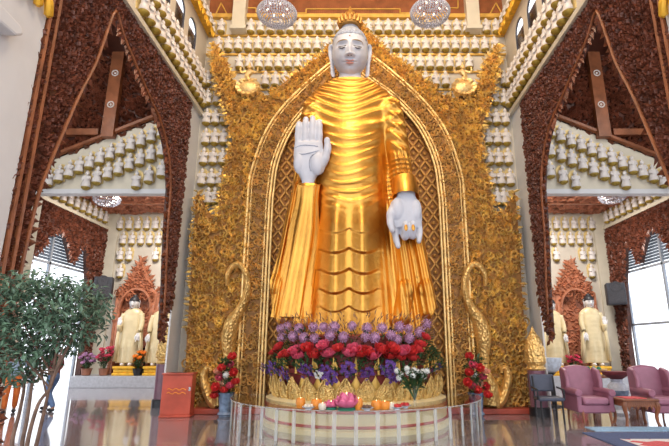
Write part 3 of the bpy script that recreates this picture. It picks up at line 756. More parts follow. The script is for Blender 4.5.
def raised_hand(mb):
    """wrist at the origin, fingers up, palm forward (-y); 1.56 tall"""
    prof = [(-.10,.13,.11),(.05,.15,.12),(.2,.225,.145),(.4,.31,.165),(.6,.345,.165),(.8,.34,.14),(.95,.325,.125)]
    V, F = [], []; N = 24
    for z, a, b in prof:
        for k in range(N):
            q = 2*PI*k/N; V.append((a*math.copysign(abs(math.cos(q))**.75, math.cos(q)), b*math.copysign(abs(math.sin(q))**.8, math.sin(q)), z))
    for i in range(len(prof)-1):
        for k in range(N): F.append((i*N+k, i*N+(k+1) % N, (i+1)*N+(k+1) % N, (i+1)*N+k))
    F.append(tuple(range(N))[::-1]); F.append(tuple((len(prof)-1)*N+k for k in range(N))); mb.add(V, F)
    for x, l in ((-.245,.53),(-.085,.64),(.08,.67),(.24,.58)):
        finger(mb, [(x*.97,0,.85),(x,-.02,.95+l*.33),(x*1.0,-.02,.95+l*.68),(x*.96,.015,.95+l-.06)], .088, .066)
    finger(mb, [(.24,-.02,.30),(.38,-.08,.55),(.44,-.10,.78),(.425,-.10,.98)], .12, .07)
    mb.ball((.2,-.09,.42), .19, 14, 10, (.85,.7,1.5)); mb.ball((-.2,-.07,.45), .17, 14, 10, (.8,.7,1.6))
def lowered_hand(mb):
    """wrist at the origin, hanging with the palm forward, two fingers curled up"""
    prof = [(.12,.20,.15),(0,.21,.15),(-.15,.27,.16),(-.32,.335,.17),(-.5,.35,.16),(-.66,.335,.14),(-.76,.31,.13)]
    V, F = [], []; N = 24
    for z, a, b in prof:
        for k in range(N):
            q = 2*PI*k/N; V.append((a*math.copysign(abs(math.cos(q))**.75, math.cos(q)), b*math.copysign(abs(math.sin(q))**.8, math.sin(q)), z))
    for i in range(len(prof)-1):
        for k in range(N): F.append((i*N+k, i*N+(k+1) % N, (i+1)*N+(k+1) % N, (i+1)*N+k))
    F.append(tuple(range(N))[::-1]); F.append(tuple((len(prof)-1)*N+k for k in range(N))); mb.add(V, F)
    finger(mb, [(-.25,0,-.66),(-.265,-.01,-.86),(-.24,-.04,-1.04),(-.21,-.06,-1.17)], .09, .062)
    finger(mb, [(-.075,.0,-.68),(-.07,-.02,-.90),(-.06,-.17,-.98),(-.055,-.26,-.86),(-.055,-.27,-.72)], .09, .072)
    finger(mb, [(.095,.0,-.68),(.10,-.02,-.88),(.10,-.17,-.96),(.10,-.25,-.84),(.10,-.26,-.71)], .09, .072)
    finger(mb, [(.26,0,-.64),(.275,-.02,-.82),(.26,-.06,-.98),(.24,-.10,-1.07)], .08, .056)
    finger(mb, [(-.24,-.02,-.2),(-.36,-.10,-.45),(-.37,-.15,-.68),(-.33,-.17,-.84)], .11, .066)
    mb.ball((-.2,-.09,-.33), .18, 14, 10, (.85,.7,1.5)); mb.ball((.2,-.07,-.36), .17, 14, 10, (.8,.7,1.6))
bud = thing('buddha_statue', 'giant standing Buddha in a pleated golden robe with white marble face and hands', 'statue', (BX, YBU, 0))
V, F = robe_mesh(); MB().add(V, F).build('robe', M['robe'], bud, angle=180)
mats = dict(skin=M['marble'], hair=M['hairmarble'], lip=M['lip'], line=M['line'], brow=M['goldline'], eye=M['eyedark'])
hz = 8.68
hd, HT = head_parts(bud, math.radians(16), Vector((0, -.12, hz)), 1.0, mats)
mb = MB(); c = HT @ Vector((0, .02, .78))
mb.lathe([(.25,-.14),(.29,-.04),(.24,.05),(.16,.13),(.17,.17),(.10,.25),(.05,.36),(.0,.50)], c, 20)
for k in range(16):
    a = 2*PI*k/16; mb.tube([c+Vector((.26*math.cos(a), .26*math.sin(a), -.10)), c+Vector((.30*math.cos(a), .30*math.sin(a), .0)), c+Vector((.24*math.cos(a), .24*math.sin(a), .15))], [.045,.04,.01], 6)
mb.build('crown', M['lattice'], hd)
mb = MB(); mb.ball(Head.surf(0, .27, 0), .022, 8, 6); mb.V = [tuple(HT @ Vector(v)) for v in mb.V]; mb.build('forehead_mark', M['lip'], hd)
wr = P(308, 186, Y=YBU-.52)
mb = MB(); raised_hand(mb); mb.V = [tuple(Matrix.Rotation(math.radians(4), 3, 'X') @ Vector(v)*1.0) for v in mb.V]
mb.move((wr.x-BX, wr.y-YBU, wr.z+.08)).build('raised_hand', M['marble'], bud, remesh=.017)
rh = bpy.data.objects['raised_hand']
mb = MB(); mm = Matrix.Rotation(math.radians(4), 3, 'X')
for ln in ([(-.30,-.085,.80),(-.15,-.135,.84),(.05,-.142,.84),(.22,-.125,.82)], [(-.26,-.12,.66),(-.1,-.168,.62),(.08,-.168,.66),(.24,-.13,.72)], [(.08,-.185,.22),(.04,-.19,.38),(.07,-.19,.55),(.20,-.16,.66)]):
    mb.tube(smooth_line(ln, 4), .011, 6)
mb.V = [tuple(mm @ Vector(v)) for v in mb.V]
mb.move((wr.x-BX, wr.y-YBU, wr.z+.08)).build('palm_line', M['hairmarble'], rh)
wl = P(406, 196, Y=YBU-.48)
mb = MB(); lowered_hand(mb); mb.move((wl.x-BX, wl.y-YBU, wl.z)).build('lowered_hand', M['marble'], bud, remesh=.017)
mb = MB()
for x in (-.055, .10): mb.ball((wl.x-BX+x, wl.y-YBU-.335, wl.z-.82), .05, 10, 8, (.8,.35,1.5))
mb.build('gold_nail', M['robe'], bud)
# sleeve cuffs joining the hands to the robe
mb = MB(); a = Vector((wr.x-BX, wr.y-YBU, wr.z))
ln = smooth_line([a+Vector((0,.02,.06)), a+Vector((-.02,.07,-.25)), a+Vector((-.06,.13,-.75)), a+Vector((-.13,.19,-1.4)), a+Vector((-.24,.24,-2.2)), a+Vector((-.33,.26,-2.9))], 6)
V = []; F = []; N = 48
for i, p_ in enumerate(ln):
    t_ = i/(len(ln)-1); r = .27-.05*math.sin(PI*min(1, t_*2.2))+.10*t_
    for k in range(N):
        q = 2*PI*k/N; rr = r*(1+(.05+.13*t_)*math.cos(7*q+1.5*t_))
        V.append((p_.x+rr*math.cos(q), p_.y+rr*.62*math.sin(q), p_.z+(.10*math.sin(q) if i == 0 else 0)))
for i in range(len(ln)-1):
    for k in range(N): F.append((i*N+k, i*N+(k+1) % N, (i+1)*N+(k+1) % N, (i+1)*N+k))
mb.add(V, F)
mb.build('cuff', M['robe'], bud); mb = MB()
b = Vector((wl.x-BX, wl.y-YBU, wl.z))
mb.tube([b+Vector((-.02,.12,.42)), b+Vector((0,.03,.12)), b+Vector((0,0,-.03))], [.28,.30,.30], 20, caps=False)
mb.build('cuff', M['robe'], bud)
# ================================================================== LOTUS PEDESTAL, FLOWERS, GLASS
CYP = 10.55
ped = thing('lotus_pedestal', 'round cream and gold lotus pedestal with carved petals under the giant Buddha', 'pedestal', (0, CYP, 0))
def clampy(mb, y=.56):
    mb.V = [(v[0], min(v[1], y), v[2]) for v in mb.V]; return mb
clampy(MB().lathe([(1.90,0),(1.90,.08),(1.86,.10),(1.86,.50),(1.80,.52),(1.70,.55)], seg=72)).build('drum', M['cream'], ped)
clampy(MB().lathe([(1.87,.36),(1.885,.37),(1.885,.43),(1.87,.44)], seg=72).lathe([(1.87,.12),(1.885,.13),(1.885,.16),(1.87,.17)], seg=72)).build('red_band', M['redband'], ped)
TIER = MB().lathe([(1.60,.50),(1.60,.98),(1.66,1.0),(1.66,1.08),(1.5,1.10),(1.5,1.36),(1.42,1.38),(1.42,1.68),(1.3,1.72),(0,1.73)], seg=72); clampy(TIER).build('tier', M['darkred'], ped)
def petal(mb, a, r, z0, z1, w, lean, bulge=.07):
    rows = 7; V = []; F = []
    for i in range(rows):
        t = i/(rows-1); ww = w*(math.sin(PI*(.28+.72*t))**.8 if t < 1 else 0)*(1 if t < .5 else (1-(t-.5)/.5)**.55*1.0)
        for j, s_ in enumerate((-1, -.5, 0, .5, 1)):
            rr = r+lean*t*t+bulge*math.sin(PI*min(t*1.1, 1))*(1-s_*s_*.8); aa = a+s_*ww/r
            V.append((rr*math.cos(aa), rr*math.sin(aa), z0+(z1-z0)*t))
    for i in range(rows-1):
        for j in range(4): F.append((i*5+j, i*5+j+1, (i+1)*5+j+1, (i+1)*5+j))
    mb.add(V, F)
NP = 30
for k in range(NP):
    a = -PI/2+2*PI*(k+.5)/NP
    if math.sin(a) > .28: continue
    mb = MB(); petal(mb, a, 1.70, .50, .95, .20, .06)
    mid = []
    for t in np.linspace(.05, .9, 8): mid.append(((1.70+.06*t*t+.085*math.sin(PI*t))*math.cos(a), (1.70+.06*t*t+.085*math.sin(PI*t))*math.sin(a), .5+.45*t))
    mb.tube(mid, .014, 5)
    for s_ in (-1, 1):
        ed = []
        for t in np.linspace(.05, .98, 9):
            ww = .165*(1-t**2.2); aa = a+s_*ww/1.7; ed.append(((1.715+.06*t*t+.045*math.sin(PI*t))*math.cos(aa), (1.715+.06*t*t+.045*math.sin(PI*t))*math.sin(aa), .5+.45*t))
        mb.tube(ed, .016, 5)
    mb.build('petal', M['petalgold'], ped)
    a2 = a+PI/NP
    mb = MB(); petal(mb, a2, 1.645, .60, .99, .12, .05, .04); mb.build('inner_petal', M['ledge'], ped)
# small upright gold antefixes among the violet flowers
for k in range(26):
    a = -PI/2+2*PI*k/26
    if math.sin(a) > .28: continue
    mb = MB(); petal(mb, a, 1.62, .98, 1.28, .075, .05, .03); mb.tube([(1.69*math.cos(a), 1.69*math.sin(a), 1.0), (1.70*math.cos(a), 1.70*math.sin(a), 1.3)], [.03,.005], 6); mb.build('antefix', M['ledge'], ped)
# foliage between the flowers: uncountable
def leafquad(mb, p, d, n, L, w):
    d = d.normalized(); e = d.cross(n)
    if e.length < 1e-4: e = d.orthogonal()
    e.normalize(); up = e.cross(d)*L*.12
    mb.add([p, p+d*L*.5+e*w+up, p+d*L, p+d*L*.5-e*w+up, p+d*L*.5], [(0,1,4),(1,2,4),(2,3,4),(3,0,4)])
mb, mb2 = MB(), MB()
for (r0, r1, z0, z1, n, b) in ((1.55,1.85,1.0,1.22,420,0),(1.45,1.72,1.20,1.42,420,0),(1.36,1.62,1.42,1.78,260,0),(1.36,1.66,1.55,2.06,520,1)):
    for _ in range(n):
        a = random.uniform(-PI*1.05, PI*.05); r = random.uniform(r0, r1)
        p = Vector((r*math.cos(a), CYP+r*math.sin(a), random.uniform(z0, z1)))
        d = Vector((math.cos(a)*.8+random.uniform(-.6,.6), math.sin(a)*.8+random.uniform(-.6,.6), random.uniform(-.3,1.0)))
        if b: d.z = abs(d.z)+.5; leafquad(mb2, p, d, Vector((0,0,1)), random.uniform(.08,.16), .012)
        else: leafquad(mb, p, d, Vector((0,0,1)), random.uniform(.09,.17), random.uniform(.02,.04))
o = stuff(mb.build('foliage', M['leaf'])); tag(o, 'green leaves filling the gaps between the flower rows', 'leaves')
o = stuff(mb2.build('dry_sprigs', M['drysprig'])); tag(o, 'reddish-brown dry sprigs sticking up behind the lilac flowers', 'sprigs')
def mum(m, r, n=70, name='bloom', flat=.85):
    mb = MB(); mb.ball((0,0,0), r*.62, 10, 7)
    for k in range(n):
        z = 1-2*(k+.5)/n; q = k*2.39996; s_ = math.sqrt(1-z*z); d = Vector((s_*math.cos(q), s_*math.sin(q), z)); t = d.orthogonal().normalized(); e = d.cross(t)
        p = d*r*.55; tip = d*r*random.uniform(.9, 1.08)+t*r*random.uniform(-.12,.12); w = r*.16
        mb.add([p-e*w*.5, p+t*w*.6+d*r*.2, tip, p-t*w*.6+d*r*.2, p+e*w*1.0+d*r*.22], [(0,1,4),(1,2,4),(2,3,4),(3,0,4)])
    return mb
def rose(r):
    mb = MB(); mb.ball((0,0,0), r*.45, 8, 6)
    for ring, (n, rr, zz, op) in enumerate(((3,.30,.35,.1),(5,.55,.28,.35),(6,.82,.12,.7))):
        for k in range(n):
            q = 2*PI*k/n+ring*.6; c = Vector((math.cos(q), math.sin(q), 0)); t = Vector((-c.y, c.x, 0)); w = r*.52*(.6+ring*.25)
            b = c*r*rr*.4-Vector((0,0,r*.3)); mid = c*r*rr+Vector((0,0,r*zz*.3)); tp = c*r*(rr+op*.3)+Vector((0,0,r*(zz+.35)))
            mb.add([b-t*w*.4, b+t*w*.4, mid+t*w, tp+t*w*.6, tp+c*r*.1, tp-t*w*.6, mid-t*w, mid+c*r*.08], [(0,1,2,7),(0,7,6),(2,3,4,7),(7,4,5,6)])
    return mb
def cluster(r, n=16):
    mb = MB()
    for k in range(n):
        p = Vector((random.uniform(-1,1), random.uniform(-.6,.6), random.uniform(-1,1)))
        p = p.normalized()*r*random.uniform(.5, 1.0)
        for j in range(5):
            q = 2*PI*j/5; d = Vector((math.cos(q), -.4, math.sin(q))); leafquad(mb, p, d, Vector((0,1,0)), r*.34, r*.12)
        mb.ball(p, r*.09, 6, 4)
    return mb
def flower_row(name, label, group, cat, meshes, px, R, tilt=1.0, stem_len=.22):
    px = sorted(px)
    protos = {}
    for i, (x, y, *k) in enumerate(px):
        k = k[0] if k else 0
        p = PC(x, y, 0, CYP, R); a = math.atan2(p.y-CYP, p.x)
        lab = label[k] % ORD[i] if i < len(ORD) else label[k]
        if k not in protos:
            mb, m = meshes[k]
            t = tag(mb.build(name[k], m), lab, cat[k], group)
            st = MB(); st.tube([(0,0,-.02),(0,.02,-.12),(0,.05,-stem_len)], .010, 5); st.build('stem', M['leaf'], t)
            protos[k] = t
            t.location = p; t.rotation_euler = (.5*tilt, 0, a+PI/2)
        else:
            t = dup(protos[k], p, label=lab, group=group); s_ = random.uniform(.88, 1.12); t.scale = (s_, s_, s_)
            t.rotation_euler = (tilt*random.uniform(.2,.8), random.uniform(-.4,.4), a+PI/2+random.uniform(-.2,.2))
UP = [(281,328.5),(287,326.5),(299,328),(313.5,327),(323.5,327),(334,327),(352,326),(367,328),(382,328),(399.5,327),(408.5,329),(426.5,324)]
LO_ = [(282,337.5),(293,336),(304,337.5),(314.5,338),(330,335),(343.5,337),(365.5,337),(374.5,337.5),(391,335),(397,339.5),(409.5,338),(419.5,332)]
RD = [(275,352,0),(279,347,0),(283,355,0),(289,354,0),(295,351,1),(300,356,1),(307.5,348,0),(314,355,0),(323.5,346,1),(329.5,354,1),(338,349,0),(348.5,354,1),(354,350,1),(361,353,0),(367.5,352,0),(374,356,1),(381,350,0),(390,356,0),(392,349,0),(399,357,0),(403,352,1),(410,352,0),(412,358,0),(417,350,0),(420,345,0),(425,337,0)]
flower_row(['lilac_chrysanthemum'], ['round lilac chrysanthemum, %s from the left in the topmost flower row'], 'lilac flowers of the topmost row', ['flower'], [(mum(None, .112), M['lilac'])], UP, 1.56)
flower_row(['lilac_chrysanthemum'], ['round lilac chrysanthemum, %s from the left in the row just above the roses'], 'lilac flowers above the roses', ['flower'], [(mum(None, .115), M['lilac'])], LO_, 1.62)
flower_row(['red_rose', 'pink_rose'], ['bright red rose, %s bloom from the left in the rose row', 'deep pink rose, %s bloom from the left in the rose row'], 'roses around the pedestal', ['flower', 'flower'], [(rose(.125), M['redfl']), (rose(.135), M['pinkfl'])], RD, 1.70)
VI = [(265,369),(273,368),(284,374),(306,370),(325,371),(330,377),(348,369),(367,373),(388,369),(393,376),(436,368)]
flower_row(['violet_blossom_cluster'], ['cluster of small violet blossoms, %s from the left above the golden petals'], 'violet blossom clusters', ['flowers'], [(cluster(.13, 30), M['violet'])], VI, 1.80)
flower_row(['white_blossom_cluster'], ['spray of small white blossoms above the golden petals, %s from the left'], None, ['flowers'], [(cluster(.10, 12), M['whitefl'])], [(318,374)], 1.84)
# glass barrier with its shelf
RG, ZG = 2.53, .5
gb = thing('glass_barrier', 'curved glass barrier with a clear glass shelf around the pedestal', 'barrier', (0, CYP, 0))
a0, a1 = -PI-.06, .06; NG = 24
mb = MB(); V = []; F = []; N = 96
for i in range(N+1):
    a = a0+(a1-a0)*i/N
    for r, z in ((1.88,ZG-.012),(RG+.02,ZG-.012),(RG+.02,ZG+.012),(1.88,ZG+.012)): V.append((r*math.cos(a), r*math.sin(a), z))
for i in range(N):
    for k in range(4): F.append((i*4+k, i*4+(k+1) % 4, (i+1)*4+(k+1) % 4, (i+1)*4+k))
F += [(0,1,2,3), (N*4+3,N*4+2,N*4+1,N*4)]
mb.add(V, F).build('glass_shelf', M['glass'], gb)
mb = MB(); mb.tube([((RG+.02)*math.cos(a), (RG+.02)*math.sin(a), ZG) for a in np.linspace(a0, a1, 97)], .009, 6); mb.build('shelf_edge', M['glassedge'], gb)
for i in range(NG):
    b0 = a0+(a1-a0)*i/NG+.006; b1 = a0+(a1-a0)*(i+1)/NG-.006
    V = []; F = []; n = 4
    for j in range(n+1):
        a = b0+(b1-b0)*j/n
        for r, z in ((RG-.006,.0),(RG+.006,.0),(RG+.006,ZG-.015),(RG-.006,ZG-.015)): V.append((r*math.cos(a), r*math.sin(a), z))
    for j in range(n):
        for k in range(4): F.append((j*4+k, j*4+(k+1) % 4, (j+1)*4+(k+1) % 4, (j+1)*4+k))
    F += [(0,1,2,3), (n*4+3,n*4+2,n*4+1,n*4)]
    pn = MB().add(V, F).build('glass_panel', M['glass'], gb)
    for a in (b0, b1):
        MB().box(-.006,.006,-.018,.018,0,ZG-.015).rot(Matrix.Rotation(a, 3, 'Z')).move((RG*math.cos(a), RG*math.sin(a), 0)).build('panel_edge', M['glassedge'], pn, smooth=False)
# offerings on the shelf
def on_shelf(px, py, dz=ZG+.012): return P(px, py, Z=dz)
def place(fn, name, label, cat, px, py, group=None, z=ZG+.0125, **k):
    p = on_shelf(px, py); t = thing(name, label, cat, (p.x, p.y, z), random.uniform(-.5,.5), group); fn(t, **k); return t
def candle(t, r=.07, h=.13, m='orange'):
    MB().lathe([(r*.75,0),(r,.02),(r*1.12,h*.55),(r,h*.95),(r*.9,h),(r*.85,h*.9),(0,h*.88)], seg=14).build('cup', M[m], t)
    MB().tube([(0,0,h*.86),(0,0,h*1.02)], .006, 5).build('wick', M['line'], t)
    MB().lathe([(0,h*1.0),(.007,h*1.02),(.006,h*1.05),(0,h*1.13)], seg=8).build('flame', M['flame'], t)
def small_lotus(t, r=.12, m='pink', base='green', h=.17):
    MB().lathe([(r*.75,0),(r*.8,.03),(r*.5,.05)], seg=18).build('base', M[base], t)
    for ring, (n, rr, hh, ph) in enumerate(((9,1.0,.62,0),(8,.82,.82,.35),(6,.55,1.0,0))):
        for k in range(n):
            q = 2*PI*k/n+ph; mb = MB(); rows = 6; V = []; F = []
            for i in range(rows):
                tt = i/(rows-1); ww = r*.42*math.sin(PI*(.12+.88*tt))**.7*(1 if i < rows-1 else 0)
                R_ = r*rr*(.45+.62*math.sin(PI*.62*tt)); 
                for s_ in (-1, 0, 1):
                    x, y = R_*(1-.06*abs(s_)), s_*ww
                    V.append((x*math.cos(q)-y*math.sin(q), x*math.sin(q)+y*math.cos(q), .03+h*hh*tt))
            for i in range(rows-1):
                for j in range(2): F.append((i*3+j, i*3+j+1, i*3+j+4, i*3+j+3))
            mb.add(V, F).build('petal', M[m], t)
    MB().lathe([(0,h*.75),(.02,h*.8),(.02,h*1.0),(0,h*1.02)], seg=8).build('candle', M['wax'], t)
    MB().lathe([(0,h*1.0),(.008,h*1.04),(0,h*1.14)], seg=8).build('flame', M['flame'], t)
def dish(t, m='porcelain', fr='redfl'):
    MB().lathe([(.05,0),(.05,.012),(.10,.035),(.11,.045),(.10,.042),(0,.02)], seg=18).build('plate', M[m], t)
    mb = MB()
    for k in range(4): mb.ball((.045*math.cos(k*1.57), .045*math.sin(k*1.57), .055), .032, 8, 6)
    mb.build('offering', M[fr], t)
place(candle, 'candle_cup', 'orange candle cup, leftmost offering on the glass shelf', 'candle', 300.5, 408, 'orange candle cups', h=.15)
place(dish, 'offering_dish', 'small white dish between the two leftmost orange candles', 'dish', 308.5, 409.5, None, fr='wax')
place(candle, 'candle_cup', 'larger orange candle cup beside the pale candle, left of the lotuses', 'candle', 316.5, 408.5, 'orange candle cups', r=.085, h=.14)
place(candle, 'candle_cup', 'pale peach candle cup just left of the small pink lotus', 'candle', 322.5, 410, None, m='wax', h=.10, r=.06)
place(small_lotus, 'lotus_candle', 'small pink lotus candle left of the big pink lotus', 'candle', 331, 409.5, None, r=.125, h=.12)
place(small_lotus, 'lotus_candle', 'big pink lotus candle on a green base, middle of the glass shelf', 'candle', 346.5, 410, None, r=.19, h=.24)
place(candle, 'candle_cup', 'tall egg-shaped orange candle cup right beside the big pink lotus', 'candle', 358.5, 410, 'orange candle cups', r=.062, h=.17)
place(dish, 'offering_dish', 'white dish with brown offerings between two orange candles', 'dish', 367, 410.5, None, fr='bark')
place(candle, 'candle_cup', 'left one of the two adjoining orange candles in front of the white flowers', 'candle', 376.5, 409.5, 'orange candle cups', r=.08, h=.13)
place(candle, 'candle_cup', 'right one of the two adjoining orange candles in front of the white flowers', 'candle', 385, 409.5, 'orange candle cups', r=.08, h=.12)
place(candle, 'candle_cup', 'small white candle cup next to the red offering dish', 'candle', 391.5, 409.5, None, m='wax', r=.045, h=.10)
place(dish, 'offering_dish', 'small dish of red offerings beside the white candle', 'dish', 397, 409.5)
place(dish, 'offering_dish', 'small dish of red offerings nearest the glass flower vase', 'dish', 405, 408)
# vase of white chrysanthemums
p = on_shelf(415, 408)
t = thing('flower_vase', 'glass vase of round white chrysanthemums standing on the glass shelf', 'vase', (p.x, p.y, ZG+.0125))
MB().lathe([(.07,0),(.075,.01),(.03,.03),(.028,.16),(.05,.26),(.075,.34),(.07,.34),(.045,.26),(.02,.16),(0,.05)], seg=18).build('vase', M['glass'], t)
mb = MB(); lf = MB(); heads = []
for (x, y) in ((397,371),(401,374.5),(407,368.5),(408.5,373),(414,370),(418,372),(423,371.5),(427,371),(424,376.5),(399,378),(413,376)):
    q = P(x, y, Y=p.y+random.uniform(-.08,.08)); h = q-Vector((p.x, p.y, ZG+.0125)); heads.append(h)
    mb.tube([(0,0,.12), (h.x*.35, h.y*.4, h.z*.6), h], .008, 5)
    for k in range(26):
        f_ = random.uniform(.42, .95); b = Vector((h.x*f_*.95, h.y*f_, .12+(h.z-.12)*f_)); leafquad(lf, b, Vector((random.uniform(-1,1), random.uniform(-1,1), random.uniform(-.3,1))), Vector((0,0,1)), random.uniform(.07,.13), .025)
mb.build('stem', M['leaf'], t); lf.build('leaves', M['leaf'], t)
for h in heads: mum(None, .058, 40).move(h).build('bloom', M['whitefl'], t)
# bouquets in front of the screen
def bouquet(px, label, sg):
    b = P(px, 412, Y=11.15); t = thing('flower_vase', label, 'vase', (b.x, 11.15, 0))
    MB().lathe([(.13,0),(.14,.03),(.17,.05),(.15,.08),(.13,.1),(.14,.25),(.16,.42),(.19,.5),(.17,.5),(.12,.42),(0,.3)], seg=20).build('vase', M['bluevase'], t)
    lf = MB(); st = MB()
    spots = [(-.20,.62,'redfl'),(-.05,.68,'peach'),(.12,.64,'pinkfl'),(.22,.72,'redfl'),(-.14,.82,'pinkfl'),(.02,.88,'whitefl'),(.16,.92,'redfl'),(-.08,1.02,'redfl'),(.06,1.08,'pinkfl'),(.12,1.26,'redfl'),(-.2,.94,'peach'),(.0,.55,'redfl'),(-.22,.45,'redfl')]
    for (x, z, m) in spots:
        y = random.uniform(-.16, .02); h = Vector((x*sg, y-.05, z))
        st.tube([(0,0,.3), (h.x*.4, h.y*.5, .3+(z-.3)*.6), h], .008, 5)
        mb = rose(.095) if m != 'whitefl' else mum(None, .085, 40)
        mb.rot(Matrix.Rotation(random.uniform(.5,1.2), 3, 'X')).move(h).build('bloom', M[m], t)
    for k in range(170):
        z = random.uniform(.45, 1.2); d = Vector((random.uniform(-1,1), random.uniform(-1,.4), random.uniform(-.2,1)))
        leafquad(lf, Vector((random.uniform(-.18,.18), random.uniform(-.12,.08), z)), d, Vector((0,0,1)), random.uniform(.1,.2), .03)
    st.build('stem', M['leaf'], t); lf.build('leaves', M['leaf'], t)
bouquet(225, 'blue vase of red and pink flowers before the left gold beast relief', 1)
bouquet(477, 'blue vase of red and pink flowers before the right gold beast relief', -1)
# ================================================================== WALL FIGURINES
def figurine(h=.44):
    mb = MB(); s_ = h/.44
    N = 12
    mb.lathe([(.02,.0),(.115,.0),(.13,.025),(.125,.08),(.10,.14),(.098,.20),(.115,.26),(.105,.30),(.05,.325),(.035,.34),(.052,.36),(.058,.39),(.05,.42),(.028,.44),(.018,.465),(0,.485)], (0,0,0), N, 1.0, .72)
    for q in (-1, 1): mb.tube([(q*.085,-.01,.30),(q*.105,-.03,.22),(q*.06,-.085,.18)], [.03,.03,.022], 6)
    mb.V = [(v[0]*s_, v[1]*s_, v[2]*s_) for v in mb.V]
    return mb
def bracket():
    return MB().lathe([(0,-.085),(.05,-.08),(.09,-.055),(.115,-.02),(.115,-.005),(.10,.0),(0,.0)], (0,0,0), 12, 1.0, .95)
def halo():
    mb = MB(); pts = [(-.12,.0),(-.135,.2)]+[(.135*math.sin(q), .32+.19*math.cos(q)) for q in np.linspace(-PI/2, PI/2, 11)]+[(.135,.2),(.12,.0)]
    return mb.prism(pts, -.09, -.115, lambda u, v, d: (u, -d, v))
proto = None
def fig(pos, rz, label, group, scale=1.):
    global proto
    if proto is None:
        t = tag(figurine().build('buddha_figurine', M['fig']), label, 'figurine', group)
        bracket().build('bracket', M['bracket'], t); halo().build('halo', M['halo'], t)
        t.location = pos; t.rotation_euler = (0,0,rz); t.scale = (scale,)*3; proto = t; return t
    return dup(proto, pos, rz, label, group, scale)
D0 = .118
def row_on_back(xs, py, label, group):
    for i, x in enumerate(xs):
        p = P(x, py, Y=YB-D0); fig(p, 0, label % ORD[i], group, .97)
skip = lambda x: abs(x-236) < 6 or abs(x-476) < 6
r1 = [x for x in np.arange(211, 501, 9.85) if not skip(x) and not (341 < x < 360)]
row_on_back(r1, 31.5, 'white Buddha figurine, %s from the left in the top row of the back wall', 'figurines in the top row of the back wall')
r2 = [x for x in np.arange(218, 500, 9.9) if not (334 < x < 367)]
row_on_back(r2, 49.5, 'white Buddha figurine, %s from the left in the second row of the back wall', 'figurines in the second row of the back wall')
r3 = [x for x in list(np.arange(239, 316, 9.8))+list(np.arange(391, 478, 9.8))]
row_on_back(r3, 67.5, 'white Buddha figurine, %s from the left in the third row of the back wall', 'figurines in the third row of the back wall')
row_on_back([265,275,285], 85, 'white Buddha figurine, %s from the left above the left shoulder of the golden screen', 'figurines above the left screen shoulder')
row_on_back([426,436,446], 85, 'white Buddha figurine, %s from the left above the right shoulder of the golden screen', 'figurines above the right screen shoulder')
side = [(84,[207]),(103,[207,216.5]),(123,[206,215,224]),(143,[205,214,223]),(163,[203,212.5,222]),(184,[201,210.5,219.5]),(203,[207.5,214])]
for j, (y, xs) in enumerate(side):
    for i, x in enumerate(xs):
        p = P(x, y, Y=YB-D0)
        fig(p, 0, 'white Buddha figurine left of the golden screen, %s from the wall corner, %s row down' % (ORD[i], ORD[j]), 'figurines left of the golden screen', .97)
        p = Vector((-p.x, p.y, p.z))
        fig(p, 0, 'white Buddha figurine right of the golden screen, %s from the wall corner, %s row down' % (ORD[i], ORD[j]), 'figurines right of the golden screen', .97)
for sg, sd in ((1,'left'), (-1,'right')):
    for k in range(14):
        y = 11.95-.29*k
        fig((-sg*(XW-D0), y, 8.0), sg*PI/2, 'white Buddha figurine, %s from the back corner, lower row of the %s wall band' % (ORD[k], sd), 'figurines in the lower row of the %s wall band' % sd, 1.05)
        if k < 13: fig((-sg*(XW-D0), y-.14, 8.55), sg*PI/2, 'white Buddha figurine, %s from the back corner, upper row of the %s wall band' % (ORD[k], sd), 'figurines in the upper row of the %s wall band' % sd, 1.05)
    for k in range(6):
        fig((-sg*(XW-D0), 11.95-.3*k, 10.59), sg*PI/2, 'white Buddha figurine, %s from the back corner on the %s golden canopy' % (ORD[k], sd), 'figurines on the %s golden canopy' % sd, .85)
    def gz(x0, y0, x1, y1, n, nm):
        for i in range(n):
            t = i/max(n-1, 1); p = P(x0+(x1-x0)*t, y0+(y1-y0)*t, Y=YB-D0); p.x *= sg
            fig(p, 0, 'white Buddha figurine, %s from the outer end, %s sloping row of the %s gable' % (ORD[i], nm, sd), 'figurines in the %s sloping row of the %s gable' % (nm, sd), 1.0)
    gz(47.5, 185, 161, 136.5, 12, 'upper'); gz(85.5, 187, 161, 155.5, 8, 'middle'); gz(135.5, 187, 161, 176, 3, 'lower')
    for j, y in enumerate((228.5, 243.5, 259.5, 276.5)):
        for i in range(6):
            p = P(119.5+8.9*i+(3 if j == 1 else 0), y, Y=YA-D0)
            if any(bool(inside(s_, [p.x+e], [p.z+.1])[0]) for s_ in SPIRES for e in (-.19, 0, .19)): continue
            p.x *= sg
            fig(p, 0, 'white Buddha figurine, %s from the outer corner, %s row of the %s aisle end wall' % (ORD[i], ORD[j], sd), 'figurines on the %s aisle end wall' % sd, 1.12)
    for k in range(12):
        fig((-sg*(XO-D0), 19.2-.42*k, ZL+.17), sg*PI/2, 'small white Buddha figurine, %s from the back corner, %s aisle wall band' % (ORD[k], sd), 'figurines on the %s aisle wall band' % sd, 1.05)
